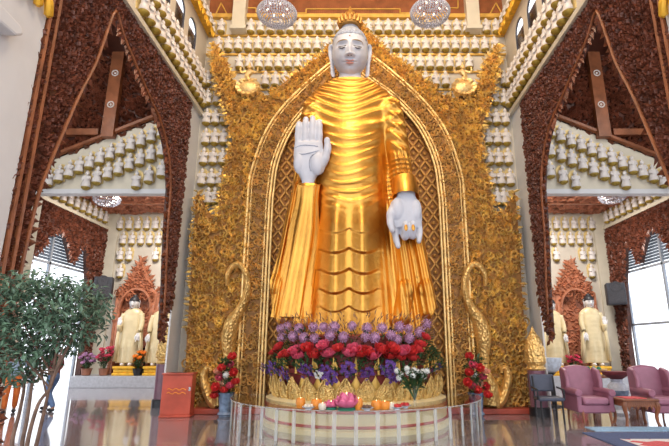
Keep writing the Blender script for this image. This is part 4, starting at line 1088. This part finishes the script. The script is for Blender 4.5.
# ================================================================== CHANDELIERS
def chandelier(pos, rad, zceil, label, n=10):
    t = thing('chandelier', label, 'chandelier', pos, 0)
    H = zceil-pos[2]
    MB().tube([(0,0,.0),(0,0,H)], .018, 8).lathe([(.0,H-.10),(.10,H-.08),(.12,H),(0,H)], seg=12).build('stem', M['chrome'], t)
    fr = MB(); cr = MB()
    for i in range(n):
        s_ = (i+1)/n; r = rad*math.sin(s_*PI/2)**.9; z = -rad*.55*math.cos(s_*PI/2)
        fr.tube([(r*math.cos(q), r*math.sin(q), z+.02) for q in np.linspace(0, 2*PI, 33)], .008, 4, caps=False)
        m = max(6, int(2*PI*r/(rad*.125)))
        for k in range(m):
            q = 2*PI*k/m+i*.3; c = Vector((r*math.cos(q), r*math.sin(q), z)); e = rad*.065
            cr.add([c+Vector((0,0,e)), c+Vector((e*.7,0,0)), c+Vector((0,e*.7,0)), c+Vector((-e*.7,0,0)), c+Vector((0,-e*.7,0)), c+Vector((0,0,-e*1.3))],
                   [(0,1,2),(0,2,3),(0,3,4),(0,4,1),(5,2,1),(5,3,2),(5,4,3),(5,1,4)])
    for i in range(3):
        r = rad*(.95-.25*i); z = rad*(.12+.20*i)
        fr.tube([(r*math.cos(q), r*math.sin(q), z) for q in np.linspace(0, 2*PI, 33)], .012, 4, caps=False)
        for k in range(int(2*PI*r/(rad*.11))):
            q = 2*PI*k/int(2*PI*r/(rad*.11)); cr.tube([(r*math.cos(q), r*math.sin(q), z), (r*math.cos(q), r*math.sin(q), z-rad*.16)], [rad*.03, rad*.012], 5)
    for k in range(6): fr.tube([(0,0,rad*.6),(rad*.5*math.cos(k*PI/3), rad*.5*math.sin(k*PI/3), rad*.62),(rad*.95*math.cos(k*PI/3), rad*.95*math.sin(k*PI/3), rad*.12)], .010, 5)
    fr.build('frame', M['chrome'], t); cr.build('crystals', M['crystal'], t, smooth=False)
    mb = MB()
    for k in range(6): mb.ball((rad*.5*math.cos(k*PI/3), rad*.5*math.sin(k*PI/3), rad*.22), rad*.05, 8, 6, (1,1,1.5))
    mb.build('bulbs', M['bulb'], t)
p = P(277, 13, Y=10); chandelier(tuple(p), .48, ZC, 'crystal chandelier hanging left of the giant Buddha under the nave ceiling')
p = P(430, 12, Y=10); chandelier(tuple(p), .48, ZC, 'crystal chandelier hanging right of the giant Buddha under the nave ceiling')
p = P(107, 199, Y=15); chandelier(tuple(p), .42, ZA, 'crystal chandelier in the left aisle below the white gable', 5)
p = P(612, 196, Y=15); chandelier(tuple(p), .42, ZA, 'crystal chandelier in the right aisle below the white gable', 5)
# ================================================================== SPEAKERS
def speaker(pos, rz, label):
    t = thing('wall_speaker', label, 'speaker', pos, rz)
    MB().box(-.33,.33,-.28,.28,0,.85).build('cabinet', M['speaker'], t, smooth=False, bevel=.03)
    MB().box(-.28,.28,-.305,-.28,.06,.56).build('grille', M['grille'], t, smooth=False, bevel=.01)
    MB().lathe([(.0,0),(.2,.0),(.2,.02),(.14,.01),(.05,-.02),(0,0)], seg=14).rot(Matrix.Rotation(PI/2, 3, 'X')).move((0,-.295,.70)).build('horn', M['grille'], t)
    MB().box(-.05,.05,.28,.62,.35,.45).build('bracket', M['iron'], t, smooth=False)
p = P(102, 299, Y=18.9); speaker((p.x, 18.9, p.z), .35, 'black wall speaker in the left aisle corner beside the window')
p = P(617, 305, Y=18.9); speaker((p.x, 18.9, p.z), -.35, 'black wall speaker in the right aisle corner beside the window')
# ================================================================== AISLE BUDDHAS
def side_buddha(pos, H, label, flip=1):
    t = thing('buddha_statue', label, 'statue', pos, 0)
    MB().box(-.42,.42,-.36,.36,0,.10).box(-.38,.38,-.32,.32,.10,.24).box(-.42,.42,-.36,.36,.24,.34).build('base', M['yellow'], t, smooth=False, bevel=.03)
    s_ = H/2.7; K = 40; N = 48; V = []; F = []
    zs = np.linspace(.44, 2.32, K)
    hw = np.interp(zs, [.44,.7,1.2,1.6,1.95,2.15,2.25,2.32], [.46,.48,.43,.40,.38,.36,.26,.12]); dp = np.interp(zs, [.44,.8,1.4,1.9,2.2,2.32], [.17,.18,.20,.21,.17,.10])
    for z, a, b in zip(zs, hw, dp):
        for k in range(N):
            q = 2*PI*k/N; x = a*math.sin(q); y = -b*math.cos(q)*(1 if abs(x) < .28 else .65)
            fold = .005*math.cos(z*44+10*x*x*4)*(1 if abs(x) < .25 else 0)+.018*math.cos(x*60)*(1 if abs(x) > .25 else 0)
            leg = .05*sum(math.exp(-((x-c)/.08)**2) for c in (-.12, .12))*max(0, min(1, (1.4-z)/.4))
            if math.cos(q) > 0: y -= (fold+leg)*math.cos(q)
            V.append((x, y, z))
    for i in range(K-1):
        for k in range(N): F.append((i*N+k, i*N+(k+1) % N, (i+1)*N+(k+1) % N, (i+1)*N+k))
    F.append(tuple(range(N))[::-1]); F.append(tuple((K-1)*N+k for k in range(N)))
    mb = MB().add(V, F)
    for q in (-1, 1): mb.tube(smooth_line([(q*.30,-.04,2.12),(q*.37,-.08,1.8),(q*.36,-.16,1.52)], 4), list(np.linspace(.10,.075,9)), 10)
    up, dn = -1*flip, 1*flip
    mb.tube(smooth_line([(up*.36,-.14,1.5),(up*.35,-.24,1.62),(up*.34,-.26,1.72)], 3), .075, 10)
    mb.tube([(up*.36,-.22,1.66),(up*.40,-.16,1.1),(up*.44,-.10,.5)], [.05,.06,.07], 8); mb.tube([(dn*.36,-.14,1.5),(dn*.40,-.12,1.0),(dn*.44,-.08,.5)], [.05,.06,.07], 8)
    mb.V = [(v[0]*s_, v[1]*s_, v[2]*s_+.34*(1-s_)) for v in mb.V]
    r = mb.build('robe', M['creamrobe'], t, angle=180)
    for q, fn, z, sc in ((up, raised_hand, 1.68, .20), (dn, lowered_hand, 1.42, .22)):
        mb = MB(); fn(mb); mb.V = [(v[0]*sc*s_+q*.345*s_, v[1]*sc*s_-.25*s_, (v[2]*sc+z)*s_+.34*(1-s_)) for v in mb.V]; mb.build('hand', M['paleskin'], t, angle=180)
    mb = MB()
    for q in (-1, 1): mb.ball((q*.13*s_, -.10*s_, .40), .09*s_, 10, 8, (.8,2.0,.8))
    mb.build('foot', M['paleskin'], t)
    mt = dict(skin=M['paleskin'], hair=M['black'], lip=M['lip'], line=M['line'], brow=M['line'], eye=M['eyew'])
    head_parts(t, .1, Vector((0, -.02, 2.52*s_+.34*(1-s_))), .36*s_, mt, .35, .10)
    return t
def dais_x(px, Y=18.85):
    return P(px, 372, Y=Y).x
side_buddha((dais_x(127), 18.85, .42), 2.95, 'cream-robed standing Buddha with black hair in the left aisle, before the full arch')
side_buddha((dais_x(157), 18.85, .42), 2.85, 'cream-robed standing Buddha in the left aisle, half hidden by the hanging carved pendant', -1)
side_buddha((dais_x(597), 18.85, .42), 3.0, 'cream-robed standing Buddha in the right aisle, behind the mauve armchairs', -1)
side_buddha((dais_x(557), 18.85, .42), 2.85, 'cream-robed standing Buddha in the right aisle, behind the golden bud post')
# flower pots on the dais
def flower_pot(pos, label, fl, n=16, h=.55, r=.28, pot='pot'):
    t = thing('flower_pot', label, 'flower pot', pos)
    MB().lathe([(.11,0),(.15,.03),(.18,.2),(.20,.26),(.17,.26),(.15,.2),(0,.18)], seg=16).build('pot', M[pot], t)
    lf = MB(); st = MB()
    for k in range(n):
        q = random.uniform(0, 2*PI); rr = r*math.sqrt(random.random()); z = .28+h*random.uniform(.35, 1)
        h_ = Vector((rr*math.cos(q), rr*math.sin(q), z)); st.tube([(0,0,.2), (h_.x*.5, h_.y*.5, z*.7), h_], .008, 4)
        rose(.075).rot(Matrix.Rotation(.7, 3, 'X')).move(h_).build('bloom', M[fl], t)
        for j in range(6): leafquad(lf, h_*random.uniform(.5,.95), Vector((random.uniform(-1,1), random.uniform(-1,1), random.uniform(-.4,.8))), Vector((0,0,1)), .14, .03)
    st.build('stem', M['leaf'], t); lf.build('leaves', M['leaf'], t)
flower_pot((dais_x(104.5,18.7), 18.65, .42), 'pot of magenta flowers on the left dais, beside the standing Buddha', 'pinkfl', 22, .75, .32)
flower_pot((dais_x(87,18.7), 18.65, .42), 'pot of pale pink flowers at the outer end of the left dais', 'lilac', 16, .5, .3)
flower_pot((dais_x(138.5,18.7), 18.62, .42), 'pot of yellow and orange flowers on the dais between the two left Buddhas', 'orange', 16, .6, .22, 'iron')
flower_pot((dais_x(574,18.7), 18.62, .42), 'pot of pink flowers on the right dais between the two Buddhas', 'pinkfl', 16, .55, .25)
t = thing('candle_stand', 'dark candle stand on the left dais near the yellow flowers', 'candle stand', (dais_x(143,19.2), 19.22, .42))
MB().lathe([(.14,0),(.15,.03),(.04,.06),(.03,.4),(.05,.45),(.03,.5),(.03,.85),(.15,.95),(.16,1.0),(0,.98)], seg=14).build('stand', M['iron'], t)
MB().lathe([(.05,.98),(.05,1.14),(0,1.15)], seg=10).build('candle', M['maroon'], t)
# ================================================================== GATE POSTS WITH GOLDEN BUDS
def bud_post(x, y, label, hgt, w=1.):
    t = thing('bud_post', label, 'post', (x, y, 0))
    MB().lathe([(.30,0),(.30,.18),(.27,.2)], seg=20).build('base', M['iron'], t)
    MB().lathe([(.26,.18),(.26,hgt-.92),(.24,hgt-.90)], seg=20).build('shaft', M['postpurple'], t)
    mb = MB(); z0 = hgt-.95
    mb.lathe([(.24,z0),(.30,z0+.05),(.24,z0+.12),(.32,z0+.20),(.27,z0+.28),(.30,z0+.34),(.28,z0+.5),(.18,z0+.72),(.06,z0+.9),(0,z0+1.0)], seg=20)
    for tier, (r, za, zb, n) in enumerate(((.28,z0+.15,z0+.45,10),(.27,z0+.33,z0+.68,9),(.22,z0+.5,z0+.86,7))):
        for k in range(n): petal(mb, 2*PI*k/n+tier*.3, r, za, zb, .13, -.05-.05*tier, .05)
    mb.build('gold_bud', M['beast'], t)
    if w != 1: t.scale = (w, w, 1)
bud_post(P(161.5, 404, Y=12.8).x, 12.8, 'purple post topped by a golden lotus bud, behind the red box', 1.98, .82)
bud_post(4.06, 11.2, 'purple post topped by a golden lotus bud, behind the dark chair', 1.9, .74)
# ================================================================== DONATION BOXES
t = thing('donation_box', 'red lacquered donation box standing at the foot of the left pilaster', 'donation box', (-3.93, 11.12, 0), .08)
b = MB(); b.box(-.32,.32,-.17,.17,.05,.88).box(-.335,.335,-.185,.185,.0,.05); b.build('body', M['redbox'], t, smooth=False, bevel=.015)
MB().box(-.34,.34,-.19,.19,.88,.92).build('lid', M['redboxd'], t, smooth=False, bevel=.012)
MB().box(-.14,.14,-.03,.03,.915,.925).build('slot', M['iron'], t, smooth=False)
mb = MB()
for z in (.50,.58): mb.tube([(-.2+.04*k, -.175, z+.02*math.sin(k*1.7)) for k in range(11)], .010, 5)
mb.build('emblem', M['orange'], t)
mb = MB(); mb.box(.26,.30,-.19,-.17,.55,.63); mb.build('hasp', M['chrome'], t, smooth=False)
# ================================================================== FURNITURE
def wing_chair(pos, label, rz=0):
    t = thing('wing_armchair', label, 'armchair', pos, rz, 'mauve wing armchairs')
    for x in (-.27, .27):
        MB().tube([(x,-.33,.26),(x,-.34,.16),(x,-.36,0)], [.032,.028,.018], 8).build('leg', M['woodlt'], t)
        MB().tube([(x,.33,.26),(x,.36,.0)], [.03,.02], 8).build('leg', M['woodlt'], t)
    MB().box(-.32,.32,-.36,.36,.2,.36).build('seat_frame', M['purple'], t, bevel=.03)
    MB().box(-.255,.255,-.40,.20,.36,.50).build('seat_cushion', M['cushion'], t, bevel=.045)
    pts = [(-.30,.30),(-.34,.7),(-.33,.98),(-.24,1.07),(0,1.10),(.24,1.07),(.33,.98),(.34,.7),(.30,.30)]
    mb = MB(); mb.prism(pts, 0, .16, lambda u, v, d: (u, .22+d+(v-.3)*.13, v)); mb.build('backrest', M['purple'], t, bevel=.04)
    MB().box(-.24,.24,0,.07,.5,1.02).rot(Matrix.Rotation(-.13, 3, 'X')).move((0,.19,-.02)).build('back_cushion', M['cushion'], t, bevel=.035)
    for s_ in (-1, 1):
        w = [(.34,.5),(.36,1.0),(.30,1.06),(.10,1.0),(.02,.82),(.03,.6),(-.02,.52)]
        MB().prism(w, -.05, .04, lambda u, v, d: (s_*(.345+d), u, v)).build('wing', M['purple'], t, bevel=.03)
        mb = MB(); mb.box(min(s_*.27,s_*.37), max(s_*.27,s_*.37), -.36, .34, .22, .58)
        mb.tube([(s_*.335,-.40,.585),(s_*.335,.30,.60)], .075, 14); mb.build('armrest', M['purple'], t, bevel=.02)
fy = 10.08
c1 = P(590, 424, Z=0); wing_chair((4.78, fy+.34, 0), 'mauve wing armchair next to the dark chair, nearer the golden screen', 0)
wing_chair((6.22, fy+.30, 0), 'mauve wing armchair cut by the edge of the photo, right of the carved table', 0)
t = thing('side_chair', 'dark slate side chair with a padded back beside the golden screen', 'chair', (3.95, 10.35, 0), -.08)
for x in (-.21,.21):
    MB().tube([(x,-.22,.0),(x,-.2,.42)], .02, 6).build('leg', M['iron'], t); MB().tube([(x,.24,0),(x,.2,.45),(x,.27,.88)], .02, 6).build('leg', M['iron'], t)
MB().box(-.25,.25,-.25,.22,.42,.49).build('seat', M['darkchair'], t, bevel=.025)
MB().box(-.25,.25,0,.05,.55,.90).rot(Matrix.Rotation(-.12, 3, 'X')).move((0,.24,.02)).build('backrest', M['darkchair'], t, bevel=.03)
for s_ in (-1,1): MB().tube([(s_*.26,-.2,.45),(s_*.26,-.2,.64),(s_*.26,.22,.66)], .018, 6).build('armrest', M['iron'], t)
t = thing('tea_table', 'low carved wooden table between the two mauve armchairs', 'table', (5.50, 10.0, 0), 0)
MB().box(-.36,.36,-.28,.28,.46,.50).build('tabletop', M['woodlt'], t, smooth=False, bevel=.015)
mb = MB(); mb.box(-.32,.32,-.25,-.23,.36,.46).box(-.32,.32,.23,.25,.36,.46).box(-.32,-.30,-.25,.25,.36,.46).box(.30,.32,-.25,.25,.36,.46)
leafline(mb, [(-.32,.38),(.32,.38)], lambda u, v, d: (u, -.25-d, v), .08, .02, .05, side=-1); mb.build('apron', M['woodlt'], t, smooth=False)
for x in (-.30,.30):
    for y in (-.22,.22): MB().tube(smooth_line([(x,y,.46),(x*1.08,y*1.1,.36),(x*.95,y*.95,.16),(x*1.06,y*1.08,.0)], 4), list(np.interp(np.linspace(0,1,13),[0,.3,.7,.92,1],[.045,.05,.026,.03,.035])), 8).build('leg', M['woodlt'], t)
o = MB(); o.box(-.2,.2,-.19,.19,0,.012); o = o.build('table_mat', M['rugred'], smooth=False); o.location = (5.46, 10.0, .501); tag(o, 'red mat lying on the low carved table', 'mat')
# round stand with a gold tray behind the armchairs, vases beside it
t = thing('round_table', 'round wooden stand behind the armchairs carrying a golden tray', 'table', (5.95, 12.5, 0))
MB().lathe([(.42,.74),(.44,.76),(.44,.79),(0,.79)], seg=24).build('tabletop', M['woodlt'], t)
MB().lathe([(.28,0),(.26,.05),(.08,.1),(.06,.4),(.10,.5),(.06,.6),(.12,.74)], seg=16).build('pedestal', M['woodlt'], t)
t = thing('offering_tray', 'golden tray on the round wooden stand behind the armchairs', 'tray', (5.95, 12.5, .79))
MB().lathe([(.12,0),(.14,.02),(.1,.05),(.30,.10),(.34,.15),(.31,.14),(0,.08)], seg=24).build('tray', M['goldsm'], t)
mb = MB()
for k in range(7): mb.ball((.16*math.cos(k*.9), .16*math.sin(k*.9), .15), .06, 8, 6)
mb.build('offering', M['green'], t)
t = thing('pedestal_vase', 'blue and white vase under a dark tray between the two armchairs', 'vase', (6.0, 11.5, 0))
MB().lathe([(.16,0),(.18,.04),(.13,.1),(.17,.3),(.22,.5),(.2,.62),(.12,.7),(.14,.76),(0,.76)], seg=20).build('body', M['porcelain'], t)
MB().lathe([(.16,.30),(.18,.32),(.23,.5),(.225,.52)], seg=20).build('blue_band', M['bluevase'], t)
MB().lathe([(.12,.76),(.28,.86),(.30,.93),(.27,.92),(0,.86)], seg=20).build('tray', M['maroon'], t)
t = thing('silver_bowl', 'pale silver bowl on a stand between the dark chair and golden bud', 'bowl', (P(551, 372, Y=12.9).x, 12.9, 0))
MB().lathe([(.2,0),(.2,.03),(.05,.06),(.04,.75),(.12,.82)], seg=14).build('stand', M['iron'], t)
MB().lathe([(.08,.82),(.22,.9),(.28,1.06),(.30,1.2),(.27,1.19),(.2,.95),(0,.9)], seg=20).build('bowl', M['porcelain'], t)
# rugs
def rugpoly(name, pts, m, label, cat='rug', z=.012):
    o = MB().prism(pts, 0, z, lambda u, v, d: (u, v, d)).build(name, M[m], smooth=False); tag(o, label, cat); return o
r = rugpoly('rug', [(4.02,6.4),(7.6,6.4),(7.6,9.12),(4.02,9.12)], 'rugblue', 'dark blue rug with a red field and white zigzag edge before the armchairs')
MB().prism([(4.35,6.6),(7.4,6.6),(7.4,8.45),(4.35,8.45)], .012, .016, lambda u, v, d: (u, v, d)).build('red_field', M['rugred'], r, smooth=False)
mb = MB()
for k in range(9):
    x = 4.5+.34*k; mb.prism([(x,8.45),(x+.30,8.45),(x+.36,8.30),(x+.15,8.22),(x-.02,8.32)], .016, .019, lambda u, v, d: (u, v, d))
for k in range(7):
    y = 6.65+.26*k; mb.prism([(4.35,y),(4.35,y+.26),(4.5,y+.13)], .016, .019, lambda u, v, d: (u, v, d))
mb.build('zigzag', M['rugwhite'], r, smooth=False)
rugpoly('rug', [(4.35,9.30),(5.9,9.30),(5.9,9.72),(4.35,9.72)], 'rugsky', 'pale blue mat on the floor before the left armchair', 'mat')
rugpoly('rug', [(6.25,9.25),(8.0,9.25),(8.0,9.75),(6.1,9.75)], 'rugpink', 'pink mat on the floor before the right armchair', 'mat')
# ================================================================== PEOPLE (left aisle)
def skin_obj(name, verts, edges, rad, m, parent, root=0, sub=1):
    me = bpy.data.meshes.new(name); me.from_pydata(verts, edges, [])
    bm = bmesh.new(); bm.from_mesh(me); ly = bm.verts.layers.skin.verify(); bm.verts.ensure_lookup_table()
    for i, v in enumerate(bm.verts):
        q = rad[i]; v[ly].radius = (q, q) if not isinstance(q, tuple) else q; v[ly].use_root = (i == root)
    bm.to_mesh(me); bm.free(); me.materials.append(m)
    o = bpy.data.objects.new(name, me); COL.objects.link(o); o.parent = parent
    s_ = o.modifiers.new('skin', 'SKIN'); s_.use_smooth_shade = True
    q = o.modifiers.new('sub', 'SUBSURF'); q.levels = sub; q.render_levels = sub
    return o
def person(pos, rz, label, shirt, pants, hair, lean=.0, stride=.25, H=1.6):
    t = thing('person', label, 'person', pos, rz); k = H/1.7
    S_ = lambda v: (v[0]*k, v[1]*k, v[2]*k)
    hip = .92; st = stride
    J = dict(wa=(0,-.01-lean*.1,1.03), pel=(0,0,hip), sp=(0,-.03-lean*.2,1.12), ch=(0,-.03-lean*.45,1.30), nk=(0,-.04-lean*.7,1.46), hd=(0,-.07-lean*.85,1.56), ht=(0,-.07-lean*.95,1.64),
             hl=(-.1,0,hip-.04), kl=(-.11,-.06-st*.55,.50), al=(-.11,-st*.9+.05,.09), tl=(-.11,-st*.9-.14,.03),
             hr=(.1,0,hip-.04), kr=(.11,st*.15-.06,.50), ar=(.11,st*.9,.10), tr=(.11,st*.9-.16,.03),
             sl=(-.19,-.03-lean*.55,1.38), el=(-.27,-.02-lean*.5,1.12), wl=(-.25,-.22-lean*.5,.96), fl=(-.22,-.32-lean*.5,.93),
             sr=(.19,-.03-lean*.55,1.38), er=(.27,.02-lean*.5,1.12), wr=(.28,-.14-lean*.5,.90), fr=(.27,-.18-lean*.5,.80))
    R = dict(wa=.125, pel=.13, sp=.12, ch=.145, nk=.06, hd=.095, ht=.085, hl=.09, kl=.062, al=.042, tl=.035, hr=.09, kr=.062, ar=.042, tr=.035, sl=.065, el=.045, wl=.032, fl=.03, sr=.065, er=.045, wr=.032, fr=.03)
    E = [('pel','wa'),('pel','sp'),('sp','ch'),('ch','nk'),('nk','hd'),('hd','ht'),('pel','hl'),('hl','kl'),('kl','al'),('al','tl'),('pel','hr'),('hr','kr'),('kr','ar'),('ar','tr'),('ch','sl'),('sl','el'),('el','wl'),('wl','fl'),('ch','sr'),('sr','er'),('er','wr'),('wr','fr')]
    def mk(name, keys, grow, m, sub=1):
        ks = list(keys); idx = {q: i for i, q in enumerate(ks)}; ed = [(idx[a], idx[b]) for a, b in E if a in idx and b in idx]
        return skin_obj(name, [S_(J[q]) for q in ks], ed, [(R[q]+grow)*k for q in ks], m, t, 0, sub)
    body = mk('body', ['pel','sp','ch','nk','hd','ht','hl','kl','al','tl','hr','kr','ar','tr','sl','el','wl','fl','sr','er','wr','fr'], 0, M['skin'])
    mk('shirt', ['sp','pel','ch','sl','el','sr','er'], .022, M[shirt]); mk('trousers', ['pel','wa','hl','kl','al','hr','kr','ar'], .022, M[pants])
    h = Vector(S_(J['hd'])); c = h+Vector((0,-.005,.02))
    mb = MB(); mb.ball(c+Vector((0,.035,.035)), .118*k, 14, 10, (1,1.02,1.08)); mb.ball(c+Vector((0,.09,-.05)), .07*k, 10, 8, (1.1,.7,1.2)); mb.build('hair', M[hair], t)
    mb = MB()
    for s_ in (-1,1): mb.ball(c+Vector((s_*.035*k,-.095*k,.0)), .011*k, 8, 6)
    mb.build('eyes', M['line'], t)
    mb = MB(); mb.tube([c+Vector((0,-.095*k,.02)), c+Vector((0,-.12*k,-.03))], [.010,.018], 8); mb.build('nose', M['skin'], t)
    mb = MB(); mb.tube([c+Vector((-.025*k,-.095*k,-.06)), c+Vector((0,-.10*k,-.062)), c+Vector((.025*k,-.095*k,-.06))], .006, 6); mb.build('mouth', M['lip'], t)
    mb = MB()
    for kk in ('tl','tr'):
        q = Vector(S_(J[kk])); mb.ball(q+Vector((0,.06,.015)), .05, 12, 8, (.95,2.4,.85))
    mb.build('shoes', M['iron'], t)
    mb = MB()      # fingers of both hands
    for kk, w_ in (('fl','wl'),('fr','wr')):
        a = Vector(S_(J[kk])); d = (a-Vector(S_(J[w_]))).normalized(); e = d.cross(Vector((0,1,.3))).normalized()
        for j in range(4): mb.tube([a+e*(.012*(j-1.5)*2-.0), a+e*(.025*(j-1.5))+d*.05, a+e*(.024*(j-1.5))+d*(.085-.006*abs(j-1.2))+Vector((0,-.012,0))], [.012,.010,.007], 6)
        mb.tube([a-d*.02+e*.02, a+e*.055+d*.02, a+e*.06+d*.05], [.014,.011,.008], 6)
    mb.build('fingers', M['skin'], t)
    return t
p = P(49, 411, Z=0); person((p.x, p.y, 0), -1.9, 'person in a dark red top and blue jeans walking behind the tree', 'maroon', 'jeans', 'black', .12, .30, 1.52)
p = P(8, 413, Z=0); person((p.x, p.y, 0), .6, 'person in orange trousers and a pale blue top behind the tree at the edge', 'bluecl', 'orangecl', 'black', .05, .15, 1.5)
# ================================================================== FICUS
tx, ty = P(28, 446, Y=4.7).x, 4.7
t = thing('potted_ficus', 'leafy potted ficus with slender crossing trunks in the left foreground', 'tree', (tx, ty, 0))
MB().lathe([(.20,0),(.22,.03),(.27,.36),(.29,.40),(.29,.46),(.25,.46),(.24,.40),(0,.38)], seg=24).build('pot', M['pot'], t)
br = MB(); tips = []
def L_(px, py, Y=0.): v = P(px, py, Y=ty+Y); return Vector((v.x-tx, Y, v.z))
stems = [[(0,0,.38), L_(22,446,-.05), L_(27,420,-.02), L_(31,392,.05), L_(34,360,.1), L_(30,320,.1)], [(.04,0,.38), L_(36,446,.05), L_(42,420,.04), L_(47,398,0), L_(52,375,-.05), L_(60,330,-.1)],
         [(-.04,.03,.38), L_(12,446,.08), L_(20,410,.1), L_(24,380,.12), L_(15,345,.15), L_(5,310,.2)], [(.02,-.03,.38), L_(28,440,-.1), L_(38,405,-.1), L_(50,388,-.12), L_(56,370,-.15), L_(74,335,-.1)]]
for s_ in stems: br.tube(smooth_line(s_, 5), list(np.linspace(.021,.008,26)), 8)
lf = MB(); n = 0
blobs = [((20,300),34,24),((55,305),36,26),((80,300),20,22),((10,335),26,22),((45,335),38,20),((74,328),22,17),((24,360),24,15),((40,352),16,9),((5,285),20,16),((50,285),26,14),((18,378),13,10),((88,310),12,14)]
for (cx_, cy_), rx, ry in blobs:
    for k in range(int(rx*ry*.66)):
        q = random.uniform(0, 2*PI); rr = math.sqrt(random.random())
        b = L_(cx_+rx*rr*math.cos(q), cy_+ry*rr*math.sin(q)); b.y = random.uniform(-.45,.45)*math.sqrt(max(.1, 1-rr*rr*.7))
        d = Vector((random.uniform(-1,1), random.uniform(-1,.6), random.uniform(-1.1,.35)))
        leafquad(lf, b, d, Vector((0,-.5,1)), random.uniform(.06,.10), random.uniform(.012,.020))
    for k in range(3):
        s_ = random.choice(stems); a = Vector(s_[random.choice((3,4,5))]); b = L_(cx_+random.uniform(-.7,.7)*rx, cy_+random.uniform(-.7,.7)*ry); b.y = random.uniform(-.3,.3)
        br.tube([a, (a+b)/2+Vector((0,0,.05)), b], [.009,.006,.003], 5)
br.build('trunk', M['bark'], t); lf.build('leaves', M['ficus'], t, smooth=False)
# ================================================================== LIGHT
w = bpy.data.worlds.new('world'); SC.world = w; w.use_nodes = True
bg = w.node_tree.nodes['Background']; bg.inputs['Color'].default_value = (.93,.96,1.0,1); bg.inputs['Strength'].default_value = 2.3
def area(name, loc, target, size, power, col, spread=180, sy=None):
    l = bpy.data.lights.new(name, 'AREA'); l.energy = power; l.color = col; l.size = size; l.spread = math.radians(spread)
    if sy: l.shape = 'RECTANGLE'; l.size_y = sy
    o = bpy.data.objects.new(name, l); COL.objects.link(o); o.location = loc
    o.rotation_euler = (Vector(target)-Vector(loc)).to_track_quat('-Z', 'Y').to_euler(); return o
area('ceiling_lamp', (0, 4.5, 11.9), (0, 11, 4), 2.2, 420, (1,.80,.56))  # this and the next two: unseen lights added to warm the gold
area('ceiling_lamp', (-2.5, 7.5, 12.0), (-2.0, 12, 7), .8, 75, (1,.78,.52))
area('ceiling_lamp', (2.5, 7.5, 12.0), (2.0, 12, 7), .8, 75, (1,.78,.52))
for k in range(8):
    xk = -3.5+k; area('ceiling_lamp', (xk, 8.2, 12.1), (xk*1.1, 11.8, 4.5), .22, 17, (1,.82,.58))  # row of small unseen lights added for glints on the screen
for s_ in (-1, 1):
    area('aisle_lamp', (s_*7.5, 16, 6.9), (s_*7.5, 17, 0), 1.5, 420, (1,.93,.85))  # unseen fill added to brighten the far aisle
    area('aisle_lamp', (s_*7.0, 9, 8.3), (s_*7.0, 12, 5), 1.5, 50, (1,.95,.88))  # weaker unseen fill added for the near aisle
SC.view_settings.view_transform = 'Standard'; SC.view_settings.look = 'None'; SC.view_settings.gamma = 1; SC.view_settings.exposure = 0.12
SC.view_settings.use_curve_mapping = False
SC.cycles.use_denoising = True; SC.cycles.max_bounces = 8; SC.cycles.transparent_max_bounces = 16
